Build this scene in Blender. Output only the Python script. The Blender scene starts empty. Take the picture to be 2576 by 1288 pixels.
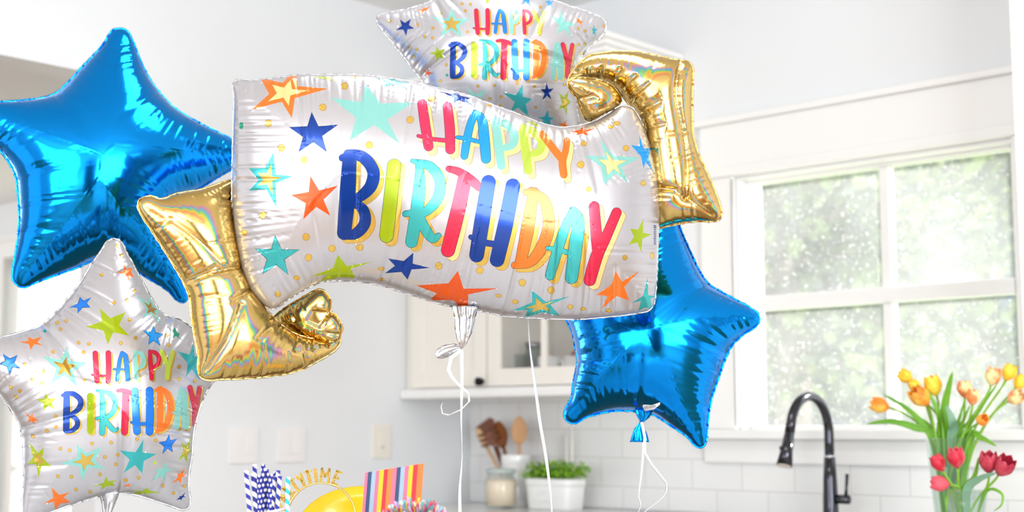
import bpy, math, random
import numpy as np
from mathutils import Vector, Matrix
from mathutils.geometry import delaunay_2d_cdt
random.seed(7); np.random.seed(7)
scene = bpy.context.scene
C = scene.collection
# ------------------------------------------------------------------ camera
CAM = Vector((0.0, 0.0, 1.2))
AZ = math.radians(43.3)          # the camera looks at the corner between window wall and switch wall
PITCH = math.radians(6.9)
FPX = 3600.0
HF = Vector((math.cos(AZ + math.pi/2), math.sin(AZ + math.pi/2), 0))
RIGHT = Vector((math.cos(AZ), math.sin(AZ), 0))
ZUP = Vector((0, 0, 1))
FWD = HF*math.cos(PITCH) + ZUP*math.sin(PITCH)
UPV = -HF*math.sin(PITCH) + ZUP*math.cos(PITCH)
cam_data = bpy.data.cameras.new('camera'); cam = bpy.data.objects.new('camera', cam_data); C.objects.link(cam)
cam.location = CAM
cam.rotation_euler = Matrix((RIGHT, UPV, -FWD)).transposed().to_euler()
cam_data.sensor_width = 36.0; cam_data.lens = FPX/2576*36.0
cam_data.clip_start = 0.05; cam_data.clip_end = 200
cam_data.dof.use_dof = True; cam_data.dof.focus_distance = 2.72; cam_data.dof.aperture_fstop = 3.0
scene.camera = cam
# ------------------------------------------------------------------ world, sun, exposure
scene.view_settings.view_transform = 'Standard'; scene.view_settings.look = 'None'
scene.view_settings.gamma = 1.0; scene.view_settings.use_curve_mapping = False
scene.view_settings.exposure = 1.0
world = bpy.data.worlds.new('overcast_sky'); scene.world = world; world.use_nodes = True
wn = world.node_tree.nodes; wl = world.node_tree.links
bg = wn['Background']; bg.inputs['Strength'].default_value = 1.35
tc = wn.new('ShaderNodeTexCoord'); sx = wn.new('ShaderNodeSeparateXYZ'); rp = wn.new('ShaderNodeValToRGB')
wl.new(tc.outputs['Generated'], sx.inputs[0]); wl.new(sx.outputs['Z'], rp.inputs[0]); wl.new(rp.outputs[0], bg.inputs[0])
rp.color_ramp.elements[0].position = 0.0; rp.color_ramp.elements[0].color = (0.80, 0.84, 0.90, 1)
rp.color_ramp.elements[1].position = 0.6; rp.color_ramp.elements[1].color = (0.86, 0.92, 1.0, 1)
sun_d = bpy.data.lights.new('sun', 'SUN'); sun = bpy.data.objects.new('sun', sun_d); C.objects.link(sun)
sun_d.energy = 3.4; sun_d.angle = math.radians(3); sun_d.color = (1.0, 0.95, 0.86)
SUN_FROM = Vector((0.75, 1.0, 0.62)).normalized()     # from outside the kitchen window, high and to the right
sun.rotation_euler = SUN_FROM.to_track_quat('Z', 'Y').to_euler(); sun.location = SUN_FROM*15
def area_lamp(name, loc, target, sx_, sy_, energy, col=(.93, .965, 1)):
    d = bpy.data.lights.new(name, 'AREA'); d.shape = 'RECTANGLE'; d.size = sx_; d.size_y = sy_; d.energy = energy; d.color = col
    o = bpy.data.objects.new(name, d); C.objects.link(o); o.location = loc
    o.rotation_euler = (Vector(loc) - Vector(target)).to_track_quat('Z', 'Y').to_euler(); return o
XC, YW, ZC = -3.96, 3.97, 2.78      # switch wall, window wall, ceiling
# area lamps set in the window openings of the room behind the camera
area_lamp('front_window_light', (-0.6, -3.4, 1.5), (-0.6, 0, 1.5), 3.6, 2.1, 48)
area_lamp('right_window_light', (3.3, -0.4, 1.5), (0, -0.4, 1.45), 3.4, 2.1, 108)
area_lamp('ceiling_fill_light', (0.6, -1.6, ZC-.03), (0.6, -1.6, 0), 2.2, 1.4, 38)  # fill lamp added to brighten the room from above
area_lamp('kitchen_fill_light', (-1.9, 2.0, ZC-.03), (-1.9, 2.0, 0), 1.0, .5, 6)  # fill lamp added to brighten the cabinet and tiles
area_lamp('far_room_fill_light', (-9.35, 1.6, 1.5), (-4, 2.4, 1.6), 2.4, 1.8, 30)  # fill lamp added to brighten the far room, no window there
# ------------------------------------------------------------------ helpers
def V(*a): return Vector(a)
def ray(px, py): return (FWD*FPX + RIGHT*(px-1288.0) + UPV*(644.0-py)).normalized()
def at_depth(px, py, d):                       # point seen at that pixel, d metres along the horizontal view axis
    r = ray(px, py); return CAM + r*(d/(r.dot(HF)))
def on_plane(px, py, axis, val):
    r = ray(px, py); return CAM + r*((val-CAM[axis])/r[axis])
def tag(o, label=None, cat=None, group=None, kind=None):
    if label: o['label'] = label
    if cat: o['category'] = cat
    if group: o['group'] = group
    if kind: o['kind'] = kind
    return o
ORG = {}
def thing(name, label, cat, loc=(0, 0, 0), group=None, kind=None):
    o = bpy.data.objects.new(name, None); C.objects.link(o); o.location = loc; o.empty_display_size = .05
    ORG[o] = Vector(loc); return tag(o, label, cat, group, kind)
class MB:
    def __init__(s): s.v = []; s.f = []; s.m = []
    def add(s, vs, fs, mi=0):
        b = len(s.v); s.v += [tuple(x) for x in vs]
        for f in fs: s.f.append(tuple(i+b for i in f)); s.m.append(mi)
        return s
    def box(s, a, b, mi=0, rot=None, ctr=None):
        x0, y0, z0 = a; x1, y1, z1 = b
        vs = [V(x, y, z) for z in (z0, z1) for (x, y) in ((x0, y0), (x1, y0), (x1, y1), (x0, y1))]
        if rot is not None: vs = [rot @ (p-ctr) + ctr for p in vs]
        return s.add(vs, [(3, 2, 1, 0), (4, 5, 6, 7), (0, 1, 5, 4), (1, 2, 6, 5), (2, 3, 7, 6), (3, 0, 4, 7)], mi)
    def tube(s, pts, r, n=12, mi=0, cap=True):
        pts = [Vector(p) for p in pts]; N = len(pts)
        rs = r if isinstance(r, (list, tuple)) else [r]*N
        up = None; b = len(s.v); vs = []
        for i, p in enumerate(pts):
            t = (pts[min(i+1, N-1)] - pts[max(i-1, 0)]).normalized()
            if up is None:
                up = t.orthogonal().normalized()
            up = (up - t*up.dot(t)).normalized(); w = t.cross(up)
            for k in range(n):
                a = 2*math.pi*k/n; vs.append(p + (up*math.cos(a) + w*math.sin(a))*rs[i])
        fs = [(i*n+k, i*n+(k+1) % n, (i+1)*n+(k+1) % n, (i+1)*n+k) for i in range(N-1) for k in range(n)]
        if cap: fs += [tuple(reversed(range(n))), tuple((N-1)*n+k for k in range(n))]
        return s.add(vs, fs, mi)
    def lathe(s, ctr, prof, n=40, mi=0, sy=1.0):
        vs = [V(ctr[0]+r*math.cos(2*math.pi*k/n), ctr[1]+sy*r*math.sin(2*math.pi*k/n), ctr[2]+z) for r, z in prof for k in range(n)]
        fs = [(i*n+k, i*n+(k+1) % n, (i+1)*n+(k+1) % n, (i+1)*n+k) for i in range(len(prof)-1) for k in range(n)]
        return s.add(vs, fs, mi)
    def build(s, name, mats, parent=None, origin=None, smooth=False, bevel=0, solid=0, sub=0, autos=None):
        o0 = Vector((0, 0, 0)); root = parent
        while root is not None and root.parent is not None: root = root.parent
        if root is not None: o0 = ORG.get(root, Vector(root.location))
        elif origin is not None: o0 = Vector(origin)
        me = bpy.data.meshes.new(name)
        me.from_pydata([(a-o0[0], b-o0[1], c-o0[2]) for a, b, c in s.v], [], s.f)
        if not isinstance(mats, (list, tuple)): mats = [mats]
        for m in mats: me.materials.append(m)
        me.polygons.foreach_set('material_index', s.m)
        me.polygons.foreach_set('use_smooth', [smooth]*len(s.f)); me.update()
        o = bpy.data.objects.new(name, me); C.objects.link(o)
        if parent is not None: o.parent = parent
        else: o.location = o0; ORG[o] = o0
        if bevel:
            md = o.modifiers.new('b', 'BEVEL'); md.width = bevel; md.segments = 2; md.limit_method = 'ANGLE'
        if solid:
            md = o.modifiers.new('s', 'SOLIDIFY'); md.thickness = solid; md.offset = 0
        if sub:
            md = o.modifiers.new('u', 'SUBSURF'); md.levels = sub; md.render_levels = sub
        return o
def struct(name, mb, m, parent=None, **k):
    o = mb.build(name, m, parent, **k); o['kind'] = 'structure' if parent is None else o.get('kind', 'structure')
    return o
def srgb(h):
    c = [int(h[i:i+2], 16)/255 for i in (0, 2, 4)]
    return tuple((x/12.92 if x <= .04045 else ((x+.055)/1.055)**2.4) for x in c) + (1,)
MATS = {}
def mat(name, col, rough=.5, metal=0, coat=0, trans=0, ior=1.5, noise=None, bump=None, alpha=1, **kw):
    if name in MATS: return MATS[name]
    m = bpy.data.materials.new(name); m.use_nodes = True; nt = m.node_tree; p = nt.nodes['Principled BSDF']
    c = srgb(col) if isinstance(col, str) else col
    p.inputs['Base Color'].default_value = c; p.inputs['Roughness'].default_value = rough
    p.inputs['Metallic'].default_value = metal; p.inputs['Coat Weight'].default_value = coat; p.inputs['Coat Roughness'].default_value = .06
    p.inputs['Transmission Weight'].default_value = trans; p.inputs['IOR'].default_value = ior; p.inputs['Alpha'].default_value = alpha
    for k, v in kw.items(): p.inputs[k.replace('_', ' ')].default_value = v
    if noise:                                   # (scale, colour2, contrast) mottling of the thing's own colour
        sc, c2, f = noise; n = nt.nodes.new('ShaderNodeTexNoise'); n.inputs['Scale'].default_value = sc; n.inputs['Detail'].default_value = 5
        mx = nt.nodes.new('ShaderNodeMix'); mx.data_type = 'RGBA'; mx.inputs[6].default_value = c; mx.inputs[7].default_value = srgb(c2) if isinstance(c2, str) else c2
        rm = nt.nodes.new('ShaderNodeMapRange'); rm.inputs[1].default_value = .5-f; rm.inputs[2].default_value = .5+f
        t = nt.nodes.new('ShaderNodeTexCoord'); nt.links.new(t.outputs['Object'], n.inputs['Vector'])
        nt.links.new(n.outputs[0], rm.inputs[0]); nt.links.new(rm.outputs[0], mx.inputs[0]); nt.links.new(mx.outputs[2], p.inputs['Base Color'])
    if bump:
        sc, st, dist = bump; n = nt.nodes.new('ShaderNodeTexNoise'); n.inputs['Scale'].default_value = sc; n.inputs['Detail'].default_value = 3
        t = nt.nodes.new('ShaderNodeTexCoord'); nt.links.new(t.outputs['Object'], n.inputs['Vector'])
        b = nt.nodes.new('ShaderNodeBump'); b.inputs['Strength'].default_value = st; b.inputs['Distance'].default_value = dist
        nt.links.new(n.outputs[0], b.inputs['Height']); nt.links.new(b.outputs[0], p.inputs['Normal'])
    MATS[name] = m; return m
M_wall = mat('grey_wall_paint', 'ECEEF0', .6, bump=(60, .08, .002))
M_ceil = mat('white_ceiling_paint', 'F6F6F4', .7, bump=(40, .08, .002))
M_white = mat('white_trim_paint', 'F6F5F3', .35, bump=(30, .03, .002))
M_cream = mat('cream_cabinet_paint', 'F4EFE6', .35, bump=(30, .03, .002))
M_black = mat('black_metal', '16161A', .3, .6)
M_floor = mat('oak_floor', 'A98A68', .4, noise=(6, '8E6E4C', .2))
M_stone = mat('pale_quartz', 'ECECEA', .15, noise=(9, 'DADAD8', .15))
def tile_mat():
    m = mat('white_subway_tile', 'F4F3F1', .12); nt = m.node_tree; p = nt.nodes['Principled BSDF']
    b = nt.nodes.new('ShaderNodeTexBrick'); b.inputs['Color1'].default_value = srgb('F3F2F0'); b.inputs['Color2'].default_value = srgb('EFEFEE')
    b.inputs['Mortar'].default_value = srgb('D9D7D4'); b.inputs['Scale'].default_value = 1; b.inputs['Mortar Size'].default_value = .0018
    b.inputs['Brick Width'].default_value = .2; b.inputs['Row Height'].default_value = .1
    t = nt.nodes.new('ShaderNodeTexCoord'); s = nt.nodes.new('ShaderNodeSeparateXYZ'); c = nt.nodes.new('ShaderNodeCombineXYZ')
    nt.links.new(t.outputs['Object'], s.inputs[0]); nt.links.new(s.outputs['X'], c.inputs['X']); nt.links.new(s.outputs['Z'], c.inputs['Y'])
    nt.links.new(c.outputs[0], b.inputs['Vector']); nt.links.new(b.outputs[0], p.inputs['Base Color'])
    bp = nt.nodes.new('ShaderNodeBump'); bp.inputs['Strength'].default_value = .3; bp.inputs['Distance'].default_value = .001; bp.invert = True
    nt.links.new(b.outputs['Fac'], bp.inputs['Height']); nt.links.new(bp.outputs[0], p.inputs['Normal'])
    return m
M_tile = tile_mat()
def glass_mat(name, haze, sc=None, tint=(1, 1, 1, 1), thr=.5):
    m = bpy.data.materials.new(name); m.use_nodes = True; nt = m.node_tree; nt.nodes.remove(nt.nodes['Principled BSDF'])
    out = nt.nodes['Material Output']; tr = nt.nodes.new('ShaderNodeBsdfTransparent'); tr.inputs[0].default_value = tint
    gl = nt.nodes.new('ShaderNodeBsdfGlossy'); gl.inputs['Roughness'].default_value = .02
    lw = nt.nodes.new('ShaderNodeLayerWeight'); lw.inputs[0].default_value = .5; pw = nt.nodes.new('ShaderNodeMath'); pw.operation = 'POWER'; pw.inputs[1].default_value = 4; nt.links.new(lw.outputs['Facing'], pw.inputs[0])
    fr = nt.nodes.new('ShaderNodeMapRange'); fr.inputs[3].default_value = .03; fr.inputs[4].default_value = .6; nt.links.new(pw.outputs[0], fr.inputs[0])
    m1 = nt.nodes.new('ShaderNodeMixShader'); nt.links.new(fr.outputs[0], m1.inputs[0]); nt.links.new(tr.outputs[0], m1.inputs[1]); nt.links.new(gl.outputs[0], m1.inputs[2])
    last = m1
    if haze:
        tl = nt.nodes.new('ShaderNodeBsdfTranslucent'); tl.inputs[0].default_value = (.9, .92, .95, 1)
        m2 = nt.nodes.new('ShaderNodeMixShader'); nt.links.new(m1.outputs[0], m2.inputs[1]); nt.links.new(tl.outputs[0], m2.inputs[2])
        if sc:
            t = nt.nodes.new('ShaderNodeTexCoord'); n = nt.nodes.new('ShaderNodeTexNoise'); n.inputs['Scale'].default_value = 2.2; n.inputs['Detail'].default_value = 4
            n2 = nt.nodes.new('ShaderNodeTexNoise'); n2.inputs['Scale'].default_value = sc; n2.inputs['Detail'].default_value = 2
            for q in (n, n2): nt.links.new(t.outputs['Object'], q.inputs['Vector'])
            r1 = nt.nodes.new('ShaderNodeMapRange'); r1.inputs[1].default_value = .3; r1.inputs[2].default_value = .75; r1.inputs[3].default_value = haze*.6; r1.inputs[4].default_value = haze*1.3
            r2 = nt.nodes.new('ShaderNodeMapRange'); r2.inputs[1].default_value = .62; r2.inputs[2].default_value = .72; r2.inputs[3].default_value = 0; r2.inputs[4].default_value = .3
            ad = nt.nodes.new('ShaderNodeMath'); ad.operation = 'ADD'; ad.use_clamp = True
            nt.links.new(n.outputs[0], r1.inputs[0]); nt.links.new(n2.outputs[0], r2.inputs[0]); nt.links.new(r1.outputs[0], ad.inputs[0]); nt.links.new(r2.outputs[0], ad.inputs[1])
            nt.links.new(ad.outputs[0], m2.inputs[0])
        else: m2.inputs[0].default_value = haze
        last = m2
    nt.links.new(last.outputs[0], out.inputs['Surface']); return m
M_pane = glass_mat('dusty_window_glass', .13, 90)
M_clear = glass_mat('clear_glass', .05)
M_vase = glass_mat('vase_glass', .12, tint=(.93, .98, .95, 1))

# ------------------------------------------------------------------ the room
T = .14
struct('floor', MB().box((-9.5, -3.6, -.1), (3.6, YW+T, 0)), M_floor)
struct('ceiling', MB().box((XC, -3.6, ZC), (3.6, YW+T, ZC+.1)), M_ceil)
# kitchen window opening, measured on the window wall
WX0 = on_plane(1838, 450, 1, YW).x + .02; WX1 = on_plane(2552, 345, 1, YW).x
WZ0 = 1.20; WZ1 = on_plane(2564, 343, 1, YW).z
MX = on_plane(2203, 560, 1, YW).x; RZ1 = on_plane(2400, 706, 1, YW).z; RZ0 = on_plane(2400, 745, 1, YW).z
wb = MB()
wb.box((XC, YW, 0), (WX0, YW+T, ZC), 0); wb.box((WX1, YW, 0), (3.6, YW+T, ZC)); wb.box((WX0, YW, 0), (WX1, YW+T, WZ0-.03)); wb.box((WX0, YW, WZ1), (WX1, YW+T, ZC))
struct('wall_back', wb, M_wall)
# tiled splashback, a thin layer of its own
sp = MB(); sp.box((XC+.001, YW-.008, .925), (WX0-.1, YW-.0005, 1.375)); sp.box((WX0-.1, YW-.008, .925), (3.3, YW-.0005, WZ0-.06))
struct('trim_1', sp, M_tile)
# switch wall, its header over the opening on the left
YO = on_plane(262, 600, 0, XC).y
ZH = on_plane(100, 157, 0, XC).z
wl_ = MB().box((XC-T, YO, 0), (XC, YW, ZC)).box((XC-T, -3.6, ZH), (XC, YO, ZC)).box((XC-T, -3.6, 0), (XC, .2, ZH))
struct('wall_left', wl_, M_wall)
struct('baseboard_left', MB().box((XC, YO, 0), (XC+.015, 3.3, .12)), M_white)
# room beyond the opening, with its glazed door
struct('wall_far_left', MB().box((-9.6, .0, 0), (-9.5, YW, 2.6)).box((-9.6, .0, 0), (XC-T, .1, 2.6)), M_wall)
struct('trim_2', MB().box((-9.5, .1, 2.5), (XC-T, YW, 2.6)), mat('soft_white_plaster', 'F2F2F2', .8))
DX0 = on_plane(10, 800, 1, YW).x; DX1 = on_plane(160, 800, 1, YW).x; DX2 = DX1+1.25; DZ = on_plane(80, 640, 1, YW).z
struct('wall_far', MB().box((-9.5, YW, 0), (DX0, YW+T, 2.6)).box((DX2, YW, 0), (XC-T, YW+T, 2.6)).box((DX0, YW, DZ), (DX2, YW+T, 2.6)), M_wall)
def glazed_door(name, x0, x1, z1, label):
    f = .09; mb = MB()
    y0, y1 = YW+.03, YW+.075
    mb.box((x0+.002, y0, .01), (x0+f, y1, z1-.005)).box((x1-f, y0, .01), (x1-.002, y1, z1-.005)).box((x0+f, y0, z1-f), (x1-f, y1, z1-.005)).box((x0+f, y0, .01), (x1-f, y1, .25))
    d = struct(name, mb, M_white, bevel=.002)
    pane = MB().box((x0+f, y0+.02, .25), (x1-f, y0+.026, z1-f)); pane.build('glass_pane', M_pane, d)
    g = MB(); xm = (x0+x1)/2
    g.box((xm-.012, y0+.005, .25), (xm+.012, y0+.035, z1-f))
    for i in range(1, 5):
        z = .25+(z1-f-.25)*i/5; g.box((x0+f, y0+.006, z-.011), (x1-f, y0+.034, z+.011))
    g.build('glazing_bars', M_white, d)
    h = MB(); h.tube([V(x1-.045, y0, 1.0), V(x1-.045, y0-.05, 1.0), V(x1-.13, y0-.055, 1.0)], .009, 10); h.build('door_handle', M_black, d, smooth=True)
    return d
glazed_door('door_1', DX0+.02, (DX0+DX2)/2, DZ, ''); glazed_door('door_2', (DX0+DX2)/2, DX2-.02, DZ, '')
cs = MB().box((DX0-.1, YW-.02, 0), (DX0, YW-.0005, DZ+.1)).box((DX2, YW-.02, 0), (DX2+.1, YW-.0005, DZ+.1)).box((DX0, YW-.02, DZ), (DX2, YW-.0005, DZ+.1)).box((DX0-.12, YW-.035, DZ+.1), (DX2+.12, YW-.0005, DZ+.13))
struct('trim_3', cs, M_white, bevel=.002)
# walls behind the camera with their large window openings
struct('wall_front', MB().box((XC, -3.6, 0), (-2.5, -3.5, ZC)).box((1.3, -3.6, 0), (3.6, -3.5, ZC)).box((-2.5, -3.6, 0), (1.3, -3.5, .35)).box((-2.5, -3.6, 2.55), (1.3, -3.5, ZC)), mat('pale_grey_paint', 'E6E7EA', .7))
struct('wall_right', MB().box((3.5, -3.5, 0), (3.6, -2.2, ZC)).box((3.5, 1.4, 0), (3.6, YW, ZC)).box((3.5, -2.2, 0), (3.6, 1.4, .35)).box((3.5, -2.2, 2.55), (3.6, 1.4, ZC)), MATS['pale_grey_paint'])
# kitchen window
fr = MB(); yf0, yf1 = YW+.045, YW+.105; e = .035
fr.box((WX0, yf0, WZ0), (WX0+e, yf1, WZ1)).box((WX1-e, yf0, WZ0), (WX1, yf1, WZ1)).box((WX0+e, yf0, WZ1-e*.6), (WX1-e, yf1, WZ1)).box((WX0+e, yf0, WZ0-.03), (WX1-e, yf1, WZ0+.012))
win = struct('window_1', fr, M_white, bevel=.003)
mr = MB().box((WX0+e, yf0-.012, RZ0), (WX1-e, yf1-.01, RZ1)); struct('meeting_rail', mr, M_white, win, bevel=.004)
mu = MB().box((MX-.016, yf0+.012, RZ1), (MX+.016, yf1-.012, WZ1-e*.6)); struct('muntin', mu, M_white, win, bevel=.002)
mu = MB().box((MX-.016, yf0+.012, WZ0+.012), (MX+.016, yf1-.012, RZ0)); struct('muntin', mu, M_white, win, bevel=.002)
for (xa, xb) in ((WX0+e, MX-.016), (MX+.016, WX1-e)):
    for (za, zb) in ((WZ0+.012, RZ0), (RZ1, WZ1-e*.6)):
        struct('window_pane', MB().box((xa, yf0+.025, za), (xb, yf0+.03, zb)), M_pane, win)
CZ = on_plane(2540, 185, 1, YW-.03).z
hd = MB().box((WX0-.13, YW-.024, WZ1), (WX1+.10, YW-.0005, CZ)).box((WX0-.15, YW-.045, CZ), (WX1+.10, YW-.0005, CZ+.022)).box((WX0-.13, YW-.034, WZ1), (WX1+.10, YW-.024, WZ1+.035))
hd.box((WX0-.13, YW-.024, WZ0-.0), (WX0, YW-.0005, WZ1)).box((WX1, YW-.024, WZ0), (WX1+.10, YW-.0005, WZ1))
hd.box((WX0, YW-.0005, WZ1-.012), (WX1, YW+.045, WZ1)).box((WX0, YW-.0005, WZ0), (WX0+.012, YW+.045, WZ1-.012)).box((WX1-.012, YW-.0005, WZ0), (WX1, YW+.045, WZ1-.012))
struct('trim_4', hd, M_white, bevel=.003)
sl = MB().box((WX0-.17, YW-.07, WZ0-.032), (WX1+.12, YW+.05, WZ0-.0005)).box((WX0-.13, YW-.026, WZ0-.11), (WX1+.10, YW-.009, WZ0-.032))
struct('window_sill', sl, M_white, win, bevel=.005)
# a metal bead along the left jamb
jm = MB().tube([V(WX0+.004, YW-.028, WZ0+.01), V(WX0+.004, YW-.028, WZ1-.01)], .003, 8); struct('side_track', jm, mat('grey_metal', '9A9A9A', .3, .8), win)
# ------------------------------------------------------------------ upper cabinet beside the window
def shaker(name, x0, x1, z0, z1, y, parent, glass=False):
    mb = MB(); s = .06; t = .02
    mb.box((x0, y-t, z0), (x0+s, y, z1)).box((x1-s, y-t, z0), (x1, y, z1)).box((x0+s, y-t, z0), (x1-s, y, z0+s)).box((x0+s, y-t, z1-s), (x1-s, y, z1))
    if not glass: mb.box((x0+s, y-.010, z0+s), (x1-s, y-.002, z1-s))
    d = mb.build(name, M_cream, parent, bevel=.0015)
    if glass:
        MB().box((x0+s, y-.012, z0+s), (x1-s, y-.009, z1-s)).build('glass_pane', M_clear, d)
        g = MB(); n = 2
        for i in range(1, n): xm = x0+s+(x1-x0-2*s)*i/n; g.box((xm-.011, y-.018, z0+s), (xm+.011, y-.004, z1-s))
        for i in range(1, 3): zz = z0+s+(z1-z0-2*s)*i/3; g.box((x0+s, y-.017, zz-.010), (x1-s, y-.005, zz+.010))
        g.build('muntin', M_cream, d)
    return d
CX1 = -2.97; CB, CT = 1.345, 2.43; CD = .345
cab = thing('wall_cabinet', 'cream wall cabinet with one solid and one glazed door, hanging between switch wall and window', 'cabinet', (XC+.002, YW-.002, CB))
yb = YW-CD
bd = MB().box((XC+.004, yb, CB), (XC+.022, YW-.009, CT)).box((CX1-.018, yb, CB), (CX1, YW-.009, CT)).box((XC+.022, yb, CB), (CX1-.018, YW-.009, CB+.02)).box((XC+.022, yb, CT-.02), (CX1-.018, YW-.009, CT)).box((XC+.022, YW-.02, CB+.02), (CX1-.018, YW-.009, CT-.02)).box((-3.525, yb, CB+.02), (-3.505, YW-.02, CT-.02)).box((XC+.022, yb+.02, 1.83), (-3.525, YW-.02, 1.85)).box((XC+.022, yb-.0, CB+.02), (XC+.05, yb+.015, CT-.02))
bd.build('body', M_cream, cab)
d1 = shaker('door', XC+.05, -3.522, CB+.004, CT-.004, yb-.001, cab)
shaker('glass_door', -3.516, -2.988, CB+.004, CT-.004, yb-.001, cab, True)
kp = V(on_plane(1207, 960, 1, yb-.04).x, yb-.022, on_plane(1207, 960, 1, yb-.04).z)
kn = MB().tube([kp+V(0, .002, 0), kp+V(0, -.012, 0), kp+V(0, -.014, 0), kp+V(0, -.03, 0), kp+V(0, -.034, 0)], [.006, .006, .014, .015, .009], 16)
kn.build('knob', M_black, d1, smooth=True)
MB().box((XC+.003, yb-.035, CB-.035), (CX1+.012, yb+.02, CB)).box((CX1-.02, yb+.02, CB-.035), (CX1+.012, YW-.009, CB)).build('light_rail', M_white, cab, bevel=.008)
cr = MB(); 
for i in range(4): o = .008+.016*i; cr.box((XC+.003, yb-.022-o, CT+.018*i), (CX1+o, YW-.0015, CT+.018*(i+1)))
cr.build('crown_moulding', M_white, cab, bevel=.003)
MB().box((-3.505, yb+.03, 1.62), (CX1-.02, YW-.022, 1.632)).build('glass_shelf', M_clear, cab)
M_ceramic = mat('white_ceramic', 'F4F4F2', .2, coat=.5)
# things behind the glazed door
def inside(px): return on_plane(px, 930, 1, yb+.1).x
zsh = CB+.0205
def mug(x, y, label, mark):
    t = thing('mug', label, 'mug', (x, y, zsh), 'white mugs behind the cabinet glass')
    MB().lathe((x, y, zsh), [(0, 0), (.036, 0), (.04, .004), (.041, .085), (.038, .085), (.037, .008), (0, .006)], 24).build('body', M_ceramic, t, smooth=True)
    MB().tube([V(x+.040, y, zsh+.07), V(x+.062, y, zsh+.068), V(x+.068, y, zsh+.045), V(x+.06, y, zsh+.022), V(x+.040, y, zsh+.02)], .005, 8).build('handle', M_ceramic, t, smooth=True)
    if mark: MB().box((x-.016, y-.0425, zsh+.035), (x+.014, y-.0405, zsh+.052)).build('printed_mark', mat('blue_print', '5B79B0', .4), t)
mug(inside(1382), yb+.10, 'white mug with a small blue mark, behind the cabinet glass', True)
mug(inside(1428), yb+.14, 'plain white mug right of the blue-marked mug behind the cabinet glass', False)
gj = thing('glass_jar', 'small clear glass jar standing behind the left glass of the cabinet', 'jar', (inside(1332), yb+.12, zsh))
gx = inside(1332)
MB().lathe((gx, yb+.12, zsh), [(0, 0), (.034, 0), (.036, .006), (.036, .09), (.028, .11), (.028, .12), (.025, .12), (.025, .108), (.032, .088), (.032, .01), (0, .008)], 24).build('body', M_vase, gj, smooth=True)
MB().lathe((gx, yb+.12, zsh+.12), [(0, 0), (.03, 0), (.03, .02), (0, .022)], 20).build('lid', mat('grey_metal', '9A9A9A', .3, .8), gj, smooth=True)
wt = inside(1290)
w = thing('water_glass', 'short clear drinking glass at the left end of the glazed cabinet shelf', 'glass', (wt, yb+.14, zsh))
MB().lathe((wt, yb+.14, zsh), [(0, 0), (.028, 0), (.036, .1), (.033, .1), (.026, .008), (0, .008)], 24).build('body', M_vase, w, smooth=True)
ri = V(inside(1436), yb+.08, 1.4525+0)
MB().tube([V(ri.x-.03, ri.y+.06, zsh+.0865+.004), V(ri.x+.0, ri.y+.055, zsh+.11), V(ri.x-.01, ri.y+.05, zsh+.15), V(ri.x+.02, ri.y+.05, zsh+.17)], .006, 8).build('bent_straw', mat('pink_red_plastic', 'D8506A', .4), None, origin=(ri.x, ri.y+.05, zsh+.09), smooth=True)
tag(bpy.data.objects['bent_straw'], 'pinkish red bent straw on the plain white mug behind the glass', 'straw')
# ------------------------------------------------------------------ counter run below
ct = MB().box((XC+.003, YW-.63, .88), (3.2, YW-.009, .92)); o = ct.build('countertop', M_stone, None, origin=(0, YW-.3, .92), bevel=.004)
tag(o, 'long pale quartz countertop running under the wall cabinet and the window', 'countertop')
for i, (xa, xb, lb) in enumerate(((XC+.004, -2.9, 'white base cabinet under the jar and planter, in the corner'), (-2.898, -1.5, 'white base cabinet under the dark faucet'), (-1.498, 0, 'white base cabinet under the tulip vases'), (.002, 1.6, 'white base cabinet right of the vases, outside the picture'), (1.602, 3.2, 'white base cabinet at the far right end of the counter'))):
    t = thing('base_cabinet', lb, 'cabinet', (xa, YW-.01, 0), 'base cabinets under the counter')
    MB().box((xa, YW-.58, .1), (xb, YW-.01, .879)).box((xa+.02, YW-.52, 0), (xb-.02, YW-.01, .1)).build('body', M_white, t)
    xm = (xa+xb)/2
    for (u, v) in ((xa+.004, xm-.002), (xm+.002, xb-.004)):
        dd = shaker('door', u, v, .105, .872, YW-.581, t); MB().tube([V((u+v)/2-.06, YW-.60, .8), V((u+v)/2-.06, YW-.63, .8), V((u+v)/2+.06, YW-.63, .8), V((u+v)/2+.06, YW-.60, .8)], .005, 8).build('handle', M_black, dd, smooth=True)
# ------------------------------------------------------------------ tall end panel of the cabinet at the right edge
rx = on_plane(2556, 300, 1, YW-.33).x
t = thing('wall_cabinet', 'white wall cabinet whose side fills the right edge of the picture, right of the window', 'cabinet', (rx, YW-.01, 1.36))
M_warm = mat('warm_white_paint', 'F3ECE8', .4)
MB().box((rx, YW-.33, 1.36), (rx+.8, YW-.046, ZC-.002)).build('body', M_warm, t, bevel=.002)
shaker('door', rx+.003, rx+.398, 1.363, ZC-.08, YW-.331, t); shaker('door', rx+.402, rx+.797, 1.363, ZC-.08, YW-.331, t)
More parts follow.
